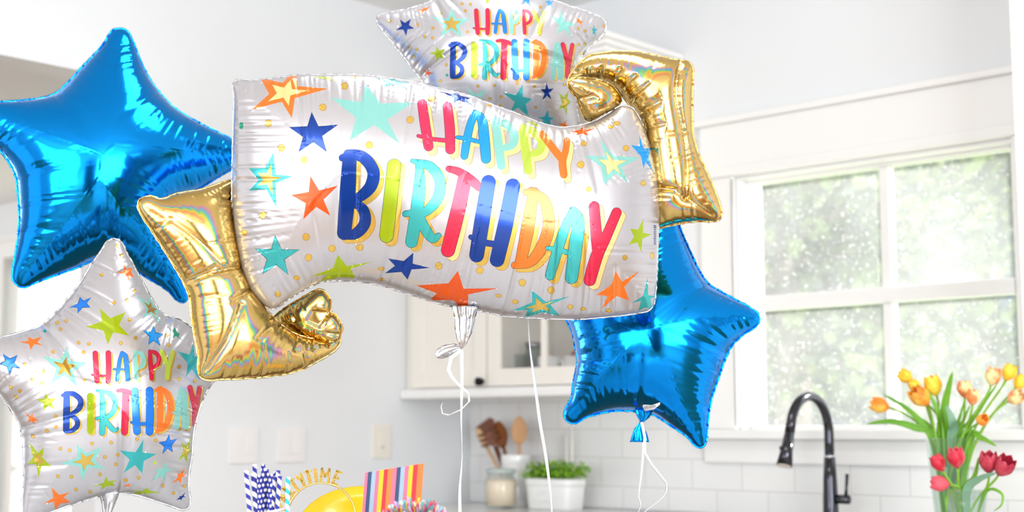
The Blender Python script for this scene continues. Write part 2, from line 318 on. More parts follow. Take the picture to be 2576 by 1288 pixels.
# ------------------------------------------------------------------ switch plates on the left wall
M_plate = mat('white_plastic', 'F3F0EF', .3); M_ivory = mat('ivory_plastic', 'F2ECE0', .3)
def plate(x0, x1, y0, y1, m, label, kind):
    a = on_plane(x0, y1, 0, XC+.006); b = on_plane(x1, y0, 0, XC+.006)
    za, zb = on_plane((x0+x1)/2, y1, 0, XC+.006).z, on_plane((x0+x1)/2, y0, 0, XC+.006).z
    t = thing('switch_plate' if kind != 'dimmer' else 'wall_outlet', label, 'switch' if kind != 'dimmer' else 'outlet', (XC+.0005, (a.y+b.y)/2, za))
    MB().box((XC+.0005, a.y, za), (XC+.007, b.y, zb)).build('cover_plate', m, t, bevel=.002)
    W = b.y-a.y; H = zb-za
    cs_ = (.3, .7) if kind == 'double' else (.5,)
    for c in cs_:
        yc = a.y+W*c; w = .017 if kind == 'double' else .012
        MB().box((XC+.0071, yc-w, za+H*.24), (XC+.0095, yc+w, zb-H*.24)).build('rocker' if kind == 'double' else 'slider', m, t, bevel=.001)
        for z in (za+H*.1, zb-H*.1):
            MB().tube([V(XC+.0071, yc, z), V(XC+.0085, yc, z)], .003, 8).build('screw', m, t)
    if kind == 'dimmer': MB().box((XC+.0096, yc-.006, za+H*.30), (XC+.0125, yc+.006, za+H*.37)).build('button', mat('beige_plastic', 'CFC8BC', .4), t)
plate(576, 650, 1075, 1166, M_plate, 'white double switch plate, leftmost of the plates on the grey wall', 'double')
plate(697, 769, 1075, 1163, M_plate, 'white double switch plate in the middle of the grey wall above the gold headband', 'double')
plate(937, 984, 1068, 1153, M_ivory, 'narrow ivory wall plate above the striped card', 'dimmer')
# ------------------------------------------------------------------ jar, crock with utensils, planter
jc = on_plane(1260, 1278, 2, .9205); S = 5.3/3600      # metres per pixel there
jx, jy = jc.x, jc.y
M_jar = glass_mat('jar_glass', .05, tint=(.99, 1, .99, 1))
t = thing('storage_jar', 'clip-top glass jar of pale flour standing on the counter in front of the utensil crock', 'jar', (jx, jy, .9205))
MB().lathe((jx, jy, .9205), [(0, .001), (.05, .001), (.057, .008), (.058, .095), (.052, .108), (.046, .114), (.046, .122), (.044, .122), (.044, .113), (.055, .094), (.054, .01), (0, .006)], 40).build('glass_body', M_jar, t, smooth=True)
MB().lathe((jx, jy, .9285), [(0, .0), (.0525, .002), (.0535, .083), (.047, .092), (0, .094)], 40).build('flour', mat('pale_flour', 'F3DFC8', .9, bump=(200, .2, .001)), t, smooth=True)
MB().lathe((jx, jy, 1.0425), [(0, .001), (.049, .001), (.053, .006), (.053, .013), (.046, .018), (0, .02)], 40).build('lid', mat('pale_green_glass', 'DDEAE4', .1, trans=.4), t, smooth=True)
MB().tube([V(jx-.055, jy, 1.0), V(jx-.066, jy, 1.01), V(jx-.062, jy, 1.045), V(jx-.052, jy, 1.05)], .002, 8).build('wire_clip', mat('grey_metal', '9A9A9A', .3, .8), t, smooth=True)
kx, ky = jx-.035, jy+.115
CRT = CAM.z + (on_plane(1260, 1143, 1, ky).z-CAM.z)
t = thing('utensil_crock', 'white ceramic crock behind the flour jar holding wooden utensils', 'crock', (kx, ky, .9205))
MB().lathe((kx, ky, .9205), [(0, 0), (.05, 0), (.053, .005), (.053, CRT-.9205), (.048, CRT-.9205), (.048, .01), (0, .008)], 40).build('body', M_ceramic, t, smooth=True)
MB().lathe((kx, ky, CRT-.03), [(.0535, 0), (.0545, .004), (.0545, .026), (.0535, .03)], 40).build('rim_band', M_ceramic, t, smooth=True)
def utensil(name, base, tip_px, length_head, wid, m, label, kind):
    wid *= 1.35; head = on_plane(tip_px[0], tip_px[1], 1, ky)     # head centre
    b = V(kx+base, ky, .94); d = (head-b).normalized(); side = V(d.z, 0, -d.x)
    mb = MB()
    if kind == 'fork':
        mb.tube([b, head-d*length_head*.5], [.006, 0.008], 10)
        vs = []; n = 16
        for i in range(n+1):
            s = i/n; ww = wid*(.35+.65*math.sin(math.pi*min(1, s*.6+.1)))
            for q in (-1, -.5, 0, .5, 1): vs.append(head+d*(s-.5)*length_head*.8+side*ww*.5*q+V(0, -.012*(q*q)+.006, 0))
        mb.add(vs, [(i*5+k, i*5+k+1, i*5+k+6, i*5+k+5) for i in range(n) for k in range(4)])
        for q in range(-3, 4):
            p = head+side*wid*.15*q+d*length_head*.35; mb.tube([p, p+d*.022+side*.003*q, p+d*.028+V(0, -.02, 0)+side*.004*q], [.0045, .004, .002], 8)
        for q in (-1, 1):
            for k in range(3):
                p = head+side*wid*.5*q+d*length_head*(.28-.25*k); mb.tube([p, p+side*.012*q+V(0, -.012, 0), p+side*.014*q+V(0, -.024, 0)], [.004, .004, .002], 8)
        o = mb.build(name, m, None, origin=b, smooth=True, solid=.004)
    else:
        n = 22; m_ = 14; vs = []
        L = length_head; start = head-d*L*.5
        mb.tube([b, start+d*.01], [.006, .007], 12)
        for i in range(n+1):
            s = i/n; w_ = wid*.5*max(.12, math.sin(math.pi*(s*.86+.10))**.75)
            if i == n: w_ = wid*.10
            th = .006 if kind == 'spoon' else .005
            for k in range(m_):
                a = 2*math.pi*k/m_; vs.append(start+d*s*L+side*w_*math.cos(a)+V(0, 1, 0)*th*math.sin(a)*(1 if math.sin(a) > 0 else -.1)+V(0, .006*math.sin(math.pi*s)*abs(math.sin(a)), 0))
        mb.add(vs, [(i*m_+k, i*m_+(k+1) % m_, (i+1)*m_+(k+1) % m_, (i+1)*m_+k) for i in range(n) for k in range(m_)]+[tuple(range(m_))[::-1], tuple(n*m_+k for k in range(m_))])
        o = mb.build(name, m, None, origin=b, smooth=True)
    return tag(o, label, 'utensil', 'wooden utensils in the crock')
M_w1 = mat('light_beech', 'E2B284', .5, noise=(14, 'D9A575', .2)); M_w2 = mat('acacia_wood', '9A5C28', .45, noise=(20, '7A4218', .25)); M_w3 = mat('reddish_wood', '8E5A44', .45, noise=(20, '74402E', .25))
utensil('wooden_spatula', -.005, (1211, 1098), .085, .030, mat('pale_beech', 'EBC79A', .5, noise=(14, 'E0B684', .2)), 'narrow pale wooden spatula leaning left in the crock', 'flat')
utensil('pasta_fork', .0, (1237, 1098), .085, .040, M_w3, 'reddish brown wooden pasta fork with short prongs in the crock', 'fork')
utensil('wooden_spoon', .008, (1258, 1092), .10, .055, M_w2, 'dark brown wooden spoon between the pasta fork and the pale spoon', 'spoon')
utensil('wooden_spoon', .018, (1306, 1082), .10, .062, M_w1, 'light wooden spoon leaning right in the crock', 'spoon')
pc = on_plane(1397, 1281, 2, .9205)
t = thing('planter', 'white ceramic rectangular planter of bright green leafy plant on the counter', 'planter', (pc.x, pc.y, .9205))
mb = MB(); W0, W1, D0 = .095, .108, .05; H = on_plane(1397, 1205, 1, pc.y-.05).z-.9205
vs = []; n = 40
def rr(w, d, k):
    a = 2*math.pi*k/n; c, s = math.cos(a), math.sin(a); return (w*math.copysign(abs(c)**.35, c), d*math.copysign(abs(s)**.35, s))
prof = [(W0*.1, 0), (W0, 0), (W0+.002, .006), (W1-.004, H-.03), (W1-.004, H-.026), (W1, H-.024), (W1, H), (W1-.006, H), (W1-.009, H-.02), (W1*.1, H-.02)]
for w_, z in prof:
    for k in range(n): q = rr(w_, w_*D0/W0, k); vs.append(V(pc.x+q[0], pc.y+q[1], .9205+z))
mb.add(vs, [(i*n+k, i*n+(k+1) % n, (i+1)*n+(k+1) % n, (i+1)*n+k) for i in range(len(prof)-1) for k in range(n)]); mb.build('pot', M_ceramic, t, smooth=True)
em = MB(); a0 = V(pc.x, pc.y-.0545, .9205+H*.42)
em.tube([a0+V(.032*math.cos(q), 0, .016*math.sin(q)) for q in [i*math.pi/12 for i in range(25)]], .0018, 6, cap=False); em.build('embossed_oval', M_ceramic, t, smooth=True)
fo = MB(); fo2 = []
rnd = random.Random(3)
for i in range(1500):
    u = rnd.uniform(-1, 1); v = rnd.uniform(-1, 1); hh = rnd.random()**.6
    x = pc.x+u*(.10+.022*hh); y = pc.y+v*(.045+.015*hh); z = .9205+H-.01+hh*(.050+.012*math.sin(9*u+1)+.01*math.cos(14*u*v))*(1-.25*abs(u)**3)
    d = V(rnd.gauss(u*.5, .6), rnd.gauss(v*.5-.2, .6), rnd.uniform(.1, 1)).normalized(); s_ = d.orthogonal().normalized(); s_ = (Matrix.Rotation(rnd.uniform(0, 6.3), 3, d) @ s_)
    L = rnd.uniform(.008, .014); w_ = L*.38; c0 = V(x, y, z); nn = d.cross(s_)
    fo.add([c0, c0+d*L*.45+s_*w_+nn*.001, c0+d*L, c0+d*L*.45-s_*w_+nn*.001], [(0, 1, 2, 3)], rnd.choice((0, 0, 1, 2)))
fo.build('foliage', [mat('lime_leaf', '9CCB2E', .5), mat('leaf_green', '6FAE22', .5), mat('deep_leaf_green', '3F6E20', .5)], t)
MB().box((pc.x-.09, pc.y-.035, .9205+H-.03), (pc.x+.09, pc.y+.035, .9205+H-.012)).build('soil', mat('dark_soil', '30271C', .9), t)
# white post rack behind the planter
rk = on_plane(1434, 1150, 1, YW-.06); 
t = thing('paper_towel_holder', 'white holder with two upright posts against the tiles behind the planter', 'holder', (rk.x, YW-.07, .9205))
MB().lathe((rk.x, YW-.038, .9205), [(0, 0), (.027, 0), (.027, .010), (.022, .013), (0, .013)], 30).build('base', M_white, t, smooth=True)
for px, py in ((1438, 1074), (1425, 1094)):
    q = on_plane(px, py, 1, YW-.04); MB().tube([V(q.x, YW-.04, .93), V(q.x, YW-.04, q.z)], [.006, .006], 12).build('post', M_cream, t, smooth=True)
# ------------------------------------------------------------------ faucet
fy = 3.80; fb = on_plane(2088, 1200, 1, fy); FX = fb.x
M_chrome = mat('black_stainless', '4A4A50', .14, 1.0)
t = thing('kitchen_faucet', 'dark metal gooseneck pull-down faucet standing on the counter before the window', 'faucet', (FX, fy, .9205))
zt = on_plane(2018, 987, 1, fy-.11).z; R_ = .105; zc = zt-R_-.012
MB().lathe((FX, fy, .9205), [(0, 0), (.028, 0), (.028, .01), (.0235, .02), (.0225, .07), (.0205, .13), (.0165, zc-.9205-.075), (0, zc-.9205-.075)], 30).build('body', M_chrome, t, smooth=True)
MB().tube([V(FX, fy, zc-.0755), V(FX, fy, zc-.069)], .0172, 24).build('collar', mat('bright_chrome', 'D8D8DC', .1, 1), t, smooth=True)
pts = [V(FX, fy, zc-.07), V(FX, fy, zc-.03)]+[V(FX, fy-R_+R_*math.cos(a), zc+R_*math.sin(a)*1.0) for a in [math.pi*i/24 for i in range(0, 23)]]
ed = (pts[-1]-pts[-2]).normalized(); pts.append(pts[-1]+ed*.03)
MB().tube(pts, .0145, 24).build('spout', M_chrome, t, smooth=True)
e0 = pts[-1]; dn = (ed+V(0, -.10, -.3)).normalized()
sh = MB().tube([e0, e0+dn*.012, e0+dn*.012, e0+dn*.055, e0+dn*.10], [.0145, .0145, .0158, .0175, .0235], 24).build('spray_head', M_chrome, t, smooth=True)
bt = e0+dn*.05+V(-.012, -.012, .003); MB().tube([bt+V(.006, .006, 0), bt+V(-.002, -.003, 0)], .006, 12).build('spray_button', M_black, sh)
MB().tube([e0+dn*.1, e0+dn*.101], [.021, .018], 24).build('nozzle', mat('pale_rubber', 'D8C8C0', .5), sh)
hz = on_plane(2110, 1256, 1, fy).z
hv = MB().tube([V(FX+.01, fy, hz), V(FX+.062, fy, hz)], .0135, 20).build('valve', M_chrome, t, smooth=True)
MB().tube([V(FX+.052, fy, hz+.01), V(FX+.054, fy, hz+.03), V(FX+.058, fy, hz+.075)], [.006, .0045, .0055], 14).build('lever', M_chrome, t, smooth=True)
# ------------------------------------------------------------------ tulips in two glass vases
vy = 3.62; M_stem = mat('tulip_stem', '7FB63A', .5, Subsurface_Weight=.1); 
M_leaf = mat('tulip_leaf', '7CB92C', .45, noise=(12, '5E9A22', .25)); M_leaf2 = mat('blue_green_leaf', '7FA88A', .5)
def petal_mat(n, c, c2):
    m = mat(n, c, .5); nt = m.node_tree; p = nt.nodes['Principled BSDF']; g = nt.nodes.new('ShaderNodeTexNoise'); g.inputs['Scale'].default_value = 25
    mx = nt.nodes.new('ShaderNodeMix'); mx.data_type = 'RGBA'; mx.inputs[6].default_value = srgb(c); mx.inputs[7].default_value = srgb(c2)
    r = nt.nodes.new('ShaderNodeMapRange'); r.inputs[1].default_value = .42; r.inputs[2].default_value = .58; t = nt.nodes.new('ShaderNodeTexCoord')
    nt.links.new(t.outputs['Object'], g.inputs['Vector']); nt.links.new(g.outputs[0], r.inputs[0]); nt.links.new(r.outputs[0], mx.inputs[0]); nt.links.new(mx.outputs[2], p.inputs['Base Color']); return m
PM = {'yellow': petal_mat('yellow_petal', 'FCE04A', 'FFC020'), 'orange': petal_mat('orange_petal', 'FF8A2A', 'FFC24A'), 'peach': petal_mat('peach_petal', 'FFE9A8', 'F58A4A'),
      'red': petal_mat('red_petal', 'D0243C', 'EE5A6C'), 'crimson': petal_mat('crimson_petal', 'B0203C', 'C84858')}
def vase(cx, cy, ztop, rt, rb, label):
    t = thing('glass_vase', label, 'vase', (cx, cy, .9205)); h = ztop-.9205
    MB().lathe((cx, cy, .9205), [(0, 0), (rb, 0), (rb+.002, .006), (rt, h), (rt-.003, h), (rb-.003, .014), (0, .012)], 40).build('body', M_vase, t, smooth=True)
    MB().lathe((cx, cy, .9205), [(rt-.003, h), (rt-.0015, h+.003), (rt, h)], 40).build('rim', M_vase, t, smooth=True)
    return t
v1 = on_plane(2385, 1105, 1, vy); v2 = on_plane(2432, 1236, 1, vy-.17)
vase(v1.x, vy, v1.z, .058, .036, 'tall flared glass vase of yellow and orange tulips by the window')
vase(v2.x, vy-.17, v2.z, .050, .034, 'shorter glass vase of red tulips in front of the tall vase')
def tulip(px, py, d, size, col, lean, base, rim, label, opened=.0, y=None):
    size *= 1.3; hy = vy-d if y is None else y
    hc = on_plane(px, py, 1, hy); ax = V(lean[0], lean[1], lean[2]).normalized()
    t = thing('tulip', label, 'tulip', tuple(base), 'tulips in the glass vases')
    bot = hc-ax*size*.5
    P = [Vector(base), Vector(rim), bot-ax*.05, bot]; pts = []
    for i in range(15):
        u = i/14; a = [(1-u)**3, 3*u*(1-u)**2, 3*u*u*(1-u), u**3]; pts.append(sum((P[k]*a[k] for k in range(4)), Vector()))
    MB().tube(pts, .0032, 8).build('stem', M_stem, t, smooth=True)
    s1 = ax.orthogonal().normalized(); s2 = ax.cross(s1)
    for k in range(6):
        a = math.pi*k/3+(.0 if k < 3 else .0); off = .9 if k % 2 else 1.0; mb = MB(); vs = []; nu, nv = 9, 7
        for i in range(nu):
            u = i/(nu-1); rad = size*.46*off*(math.sin(min(1, u*1.5+.02)*math.pi*.5)**.8)*(1-.28*max(0, u-.45)/.55*(1-opened*3))
            ww = size*.40*max(0.02, math.sin(math.pi*(u*.82+.12)))*(1 if u < .99 else .3)
            for j in range(nv):
                v = (j/(nv-1)-.5)*2; an = a+v*ww/max(rad, size*.12)*.9
                vs.append(bot+ax*size*(u*1.02-.0)+(s1*math.cos(an)+s2*math.sin(an))*(rad*(1-.06*v*v)))
        mb.add(vs, [(i*nv+j, i*nv+j+1, (i+1)*nv+j+1, (i+1)*nv+j) for i in range(nu-1) for j in range(nv-1)])
        mb.build('petal', PM[col], t, smooth=True, solid=.0012)
def leaf(pts_px, wid, y, m, label, base):
    P = [Vector(base)]+[on_plane(a, b, 1, yy) for (a, b, yy) in pts_px]
    n = 20; out = []
    def cr(P, u):
        u *= len(P)-1; i = min(int(u), len(P)-2); f = u-i; p0 = P[max(i-1, 0)]; p1 = P[i]; p2 = P[i+1]; p3 = P[min(i+2, len(P)-1)]
        return .5*((2*p1)+(p2-p0)*f+(2*p0-5*p1+4*p2-p3)*f*f+(-p0+3*p1-3*p2+p3)*f**3)
    vs = []
    for i in range(n+1):
        u = i/n; c = cr(P, u); tg = (cr(P, min(1, u+.02))-cr(P, max(0, u-.02))).normalized(); s = tg.cross(V(.68, -.72, 0)*-1).normalized()
        w_ = wid*max(.04, math.sin(math.pi*(u*.72+.27))**.8 if u > .3 else .35+u); w_ = wid*max(.02, (1-u)**.6*min(1, .35+u*1.8))
        for q in (-1, -.5, 0, .5, 1): vs.append(c+s*w_*.5*q+V(.68, -.72, 0)*(q*q*.25*w_))
    o = MB().add(vs, [(i*5+k, i*5+k+1, i*5+k+6, i*5+k+5) for i in range(n) for k in range(4)]).build('tulip_leaf', m, None, origin=base, smooth=True, solid=.0015)
    tag(o, label, 'leaf', 'tulip leaves')
def vb(cx, cy, i, n, r): a = 2.4*i; return (cx+r*math.cos(a)*.6, cy+r*math.sin(a)*.6, .936), 
F = [(2215, 1020, .03, .040, 'orange', (-.9, -.2, .25), 'orange tulip leaning far left, beside the window muntin'),
     (2279, 948, .0, .034, 'yellow', (-.6, -.1, .5), 'round yellow tulip, topmost on the left of the bunch'),
     (2303, 973, .02, .030, 'yellow', (-.5, -.1, .6), 'small yellow tulip just below the topmost left one'),
     (2316, 1000, .05, .048, 'orange', (-.3, -.5, .5), 'large yellow-orange tulip facing the room, left of the tall leaf'),
     (2348, 972, .0, .044, 'yellow', (-.2, -.2, .9), 'large pale yellow tulip against the tall pointed leaf'),
     (2426, 980, -.02, .036, 'peach', (.05, -.1, 1), 'pale tulip with orange base, right of the tall leaf'),
     (2447, 1000, .03, .032, 'peach', (.15, -.1, 1), 'pale tulip with reddish base right of the pale orange one'),
     (2497, 948, .0, .038, 'peach', (.3, -.1, 1), 'pale tulip with orange base standing highest on the right'),
     (2553, 1000, .0, .036, 'peach', (.9, -.1, .45), 'pale tulip with a red base leaning to the right edge'),
     (2470, 1057, .04, .028, 'orange', (.6, -.4, .3), 'small orange tulip drooping at the right of the tall vase'),
     (2538, 938, -.05, .036, 'yellow', (.4, .2, 1), 'very pale yellow tulip at the back right'),
     (2566, 962, -.05, .032, 'yellow', (.6, .2, .8), 'pale yellow tulip cut by the right edge')]
for i, (px, py, d, sz, c, ln, lb) in enumerate(F):
    a = 2.4*i; b = (v1.x+.018*math.cos(a), vy+.018*math.sin(a), .936); r = (v1.x+.03*math.cos(a)+(.02 if px > 2400 else -.02), vy+.03*math.sin(a), v1.z+.02)
    tulip(px, py, d, sz, c, ln, b, r, lb)
G = [(2405, 1153, .040, 'red', (0, -.2, 1), 'open red tulip seen through the tall vase, above the short vase'), (2361, 1166, .034, 'red', (-.5, -.1, .9), 'narrow red tulip bud leaning left of the vases'),
     (2366, 1217, .036, 'red', (-.9, -.3, .1), 'red tulip lying to the left of the short vase rim'), (2487, 1165, .042, 'crimson', (.15, -.3, 1), 'wide open crimson tulip on the right of the short vase'), (2524, 1175, .044, 'crimson', (.6, -.3, .7), 'rightmost crimson tulip, leaning out of the short vase')]
for i, (px, py, sz, c, ln, lb) in enumerate(G):
    a = 2.4*i; b = (v2.x+.016*math.cos(a), vy-.17+.016*math.sin(a), .936); r = (v2.x+(.03 if px > 2430 else -.03), vy-.17+.02*math.sin(a), v2.z+.012)
    tulip(px, py, 0, sz, c, ln, b, r, lb, .1 if c == 'crimson' else 0, y=vy-.2)
b1 = (v1.x, vy, .94)
leaf([(2385, 1105, vy), (2375, 1030, vy-.01), (2396, 934, vy-.02)], .045, vy, M_leaf, 'broad pointed green leaf standing tallest in the tall vase', b1)
leaf([(2345, 1105, vy), (2300, 1075, vy-.03), (2238, 1060, vy-.05), (2180, 1067, vy-.06)], .030, vy, M_leaf, 'long leaf reaching farthest left over the window sill', (v1.x-.01, vy, .94))
leaf([(2343, 1100, vy), (2310, 1055, vy-.02), (2270, 1020, vy-.03), (2222, 992, vy-.04)], .024, vy, M_leaf, 'leaf running beside the stem of the leftmost orange tulip', (v1.x-.015, vy+.01, .94))
leaf([(2440, 1105, vy), (2465, 1100, vy-.03), (2506, 1122, vy-.05)], .028, vy, M_leaf, 'short leaf bending down over the right rim of the tall vase', (v1.x+.015, vy, .94))
leaf([(2370, 1105, vy), (2360, 1040, vy-.03), (2335, 985, vy-.04)], .028, vy, M_leaf, 'dark green leaf beside the large pale yellow tulip', (v1.x-.012, vy-.01, .94))
leaf([(2395, 1105, vy), (2395, 1060, vy-.04), (2380, 1020, vy-.045)], .04, vy, M_leaf2, 'bluish green leaf in front of the tallest leaf', (v1.x+.005, vy-.012, .94))
for i, (a, b) in enumerate(((2425, 1010), (2440, 1020), (2455, 1035), (2345, 1010), (2513, 960))):
    leaf([(2395+i*8, 1105, vy+.005), ((2400+a)/2+i*2, (1100+b)/2, vy+.01), (a, b, vy+.015)], .016, vy, M_leaf, ('slim leaf right of the tallest leaf', 'slim leaf below the pale orange tulips', 'slim leaf below the pale red-based tulip', 'slim leaf under the large yellow tulip', 'long slim leaf beside the highest right tulip')[i], (v1.x+.006*i-.012, vy+.012, .94))
b2 = (v2.x, vy-.17, .94)
leaf([(2430, 1238, vy-.19), (2462, 1205, vy-.2), (2505, 1190, vy-.21)], .03, vy, M_leaf2, 'bluish leaf under the crimson tulips', b2)
leaf([(2420, 1238, vy-.17), (2450, 1200, vy-.17), (2462, 1150, vy-.17)], .022, vy, M_leaf, 'upright narrow leaf in the short vase', (v2.x-.01, vy-.17, .94))
leaf([(2480, 1238, vy-.18), (2518, 1240, vy-.2), (2520, 1268, vy-.21), (2500, 1286, vy-.21)], .010, vy, M_leaf, 'thin leaf curling down right of the short vase', (v2.x+.01, vy-.165, .94))
leaf([(2395, 1238, vy-.18), (2380, 1262, vy-.21), (2384, 1286, vy-.215)], .010, vy, M_leaf, 'thin leaf hanging down left of the short vase', (v2.x-.012, vy-.175, .94))
# ------------------------------------------------------------------ outdoors: lawn and trees beyond the window
struct('ground', MB().box((-40, YW+T+.02, -.6), (30, 45, -.5)), mat('pale_lawn', 'B9C4A0', .9, noise=(2, 'A7B48C', .2)))
M_bark = mat('grey_bark', '6E625A', .9, noise=(10, '8C8078', .2))
LM = [mat('spring_leaf', '7C8A58', .7), mat('olive_leaf', '585F4C', .6), mat('dark_grey_leaf', '3A3E3A', .6)]  # leaf tones picked at random
def tree(x, y, h, cr_, zc_, n, ls, label, seed):
    r = random.Random(seed); t = thing('tree', label, 'tree', (x, y, -.5), 'trees beyond the window')
    tk = MB(); tk.tube([V(x, y, -.5), V(x+.1, y, zc_-cr_*.6), V(x-.1, y, zc_)], [.16, .12, .07], 10)
    br = []
    for i in range(40):
        a = r.uniform(0, 6.28); z0 = zc_+r.uniform(-cr_*.8, cr_*.4); q = V(x, y, z0); d = V(math.cos(a), math.sin(a), r.uniform(-.15, .5)).normalized()
        pts = [q]
        for k in range(5): d = (d+V(r.gauss(0, .22), r.gauss(0, .22), r.gauss(0, .2))).normalized(); pts.append(pts[-1]+d*cr_*.24)
        tk.tube(pts, [.05, .04, .032, .024, .016, 0.008], 6); br += pts[1:]
    tk.build('trunk', M_bark, t, smooth=True)
    fo = MB()
    for i in range(n):
        b = r.choice(br); c = b+V(r.gauss(0, .22), r.gauss(0, .22), r.gauss(0, .2))*cr_*.5
        d = V(r.gauss(0, 1), r.gauss(0, 1), r.gauss(0, 1)).normalized(); s = d.orthogonal().normalized(); L = ls*r.uniform(.6, 1.3)
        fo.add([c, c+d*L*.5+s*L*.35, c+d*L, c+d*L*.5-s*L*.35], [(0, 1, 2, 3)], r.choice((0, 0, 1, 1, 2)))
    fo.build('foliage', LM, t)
def outp(px, py, y): return on_plane(px, py, 1, y)
for i, (px, py, y, cr_, n, lb) in enumerate(((1960, 520, 8.6, 1.45, 5500, 'leafy tree behind the upper left window pane'), (2420, 480, 12.6, 2.0, 6500, 'leafy tree filling the upper right window pane'),
        (2120, 900, 17.2, 2.1, 4500, 'greyer tree low behind the left lower pane'), (2450, 880, 21.8, 2.6, 5500, 'dense grey-green tree behind the lower right pane'), (1900, 760, 27, 2.8, 4500, 'distant tree at the left end of the kitchen window'), (2250, 480, 32.5, 3.2, 5500, 'tall tree behind the muntin of the kitchen window'), (2560, 650, 38, 3.2, 4500, 'tree beyond the right edge of the window'))):
    q = outp(px, py, y); tree(q.x, q.y, 0, cr_, q.z, n, .09+.004*y, lb, 11+i)
for i, (px, y) in enumerate(((1950, 14.2), (2150, 19.6), (2350, 15.2), (2500, 24.6))):
    q = outp(px, 1020, y); r = random.Random(90+i); t = thing('shrub', ('rounded shrub low behind the faucet', 'rounded shrub low behind the middle of the window', 'rounded shrub low behind the tulips', 'rounded shrub low at the right end of the window')[i], 'shrub', (q.x, q.y, -.5)); fo = MB()
    MB().tube([V(q.x, q.y, -.5), V(q.x, q.y, .8)], [.07, .03], 8).build('stem', M_bark, t)
    for k in range(1800):
        a = V(r.gauss(0, 1), r.gauss(0, 1), r.gauss(0, 1)).normalized()*r.random()**.4; c = V(q.x+a.x*1.8, q.y+a.y*1.2, .55+a.z*1.0)
        d = V(r.gauss(0, 1), r.gauss(0, 1), r.gauss(0, 1)).normalized(); s = d.orthogonal().normalized(); L = .16
        fo.add([c, c+d*L*.5+s*L*.35, c+d*L, c+d*L*.5-s*L*.35], [(0, 1, 2, 3)], r.choice((0, 1, 1, 2)))
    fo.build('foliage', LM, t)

# ------------------------------------------------------------------ unseen dark cupboard added behind the camera to darken the foil reflections
q0 = V(0, 0, 0)-HF*1.5-RIGHT*.15
t = thing('dark_reflection_block', 'tall dark navy cupboard shape added behind the camera to give the foil a dark reflection', 'cupboard', tuple(q0))
M_navy = mat('dark_reflection_navy', '1C2430', .4)
def obx(a0, a1, b0, b1, z0, z1):
    P = [q0+RIGHT*a+HF*b for a, b in ((a0, b0), (a1, b0), (a1, b1), (a0, b1))]
    return MB().add([V(p.x, p.y, z) for z in (z0, z1) for p in P], [(3, 2, 1, 0), (4, 5, 6, 7), (0, 1, 5, 4), (1, 2, 6, 5), (2, 3, 7, 6), (3, 0, 4, 7)])
obx(-.5, .5, -.4, 0, 0, 2.0).build('body', M_navy, t, bevel=.004)
for a, b_ in ((-.49, -.005), (.005, .49)):
    dd = obx(a, b_, .001, .02, .08, 1.98).build('door', M_navy, t, bevel=.003)  # doors of the added dark block
    hx = b_-.05 if a < 0 else a+.05; obx(hx-.008, hx+.008, .0205, .04, .9, 1.15).build('handle', M_black, dd, bevel=.002)  # handles of the added dark block
# ------------------------------------------------------------------ two added ceiling panels around the fill lamps
for (x, y, w, d, lb) in ((.6, -1.6, 2.2, 1.4, 'wide flat ceiling panel added for the fill lamp behind the camera, outside the picture'), (-1.9, 2.0, 1.0, .5, 'flat ceiling panel added for the fill lamp over the kitchen, above the picture')):
    t = thing('fill_light_panel', lb, 'light', (x, y, ZC-.001)); w2, d2 = w/2+.04, d/2+.04
    MB().box((x-w2, y-d2, ZC-.045), (x-w2+.035, y+d2, ZC-.001)).box((x+w2-.035, y-d2, ZC-.045), (x+w2, y+d2, ZC-.001)).box((x-w2+.035, y-d2, ZC-.045), (x+w2-.035, y-d2+.035, ZC-.001)).box((x-w2+.035, y+d2-.035, ZC-.045), (x+w2-.035, y+d2, ZC-.001)).build('frame', M_white, t)  # frame of the added panel
    MB().box((x-w2+.035, y-d2+.035, ZC-.02), (x+w2-.035, y+d2-.035, ZC-.001)).build('added_diffuser', M_ceramic, t)
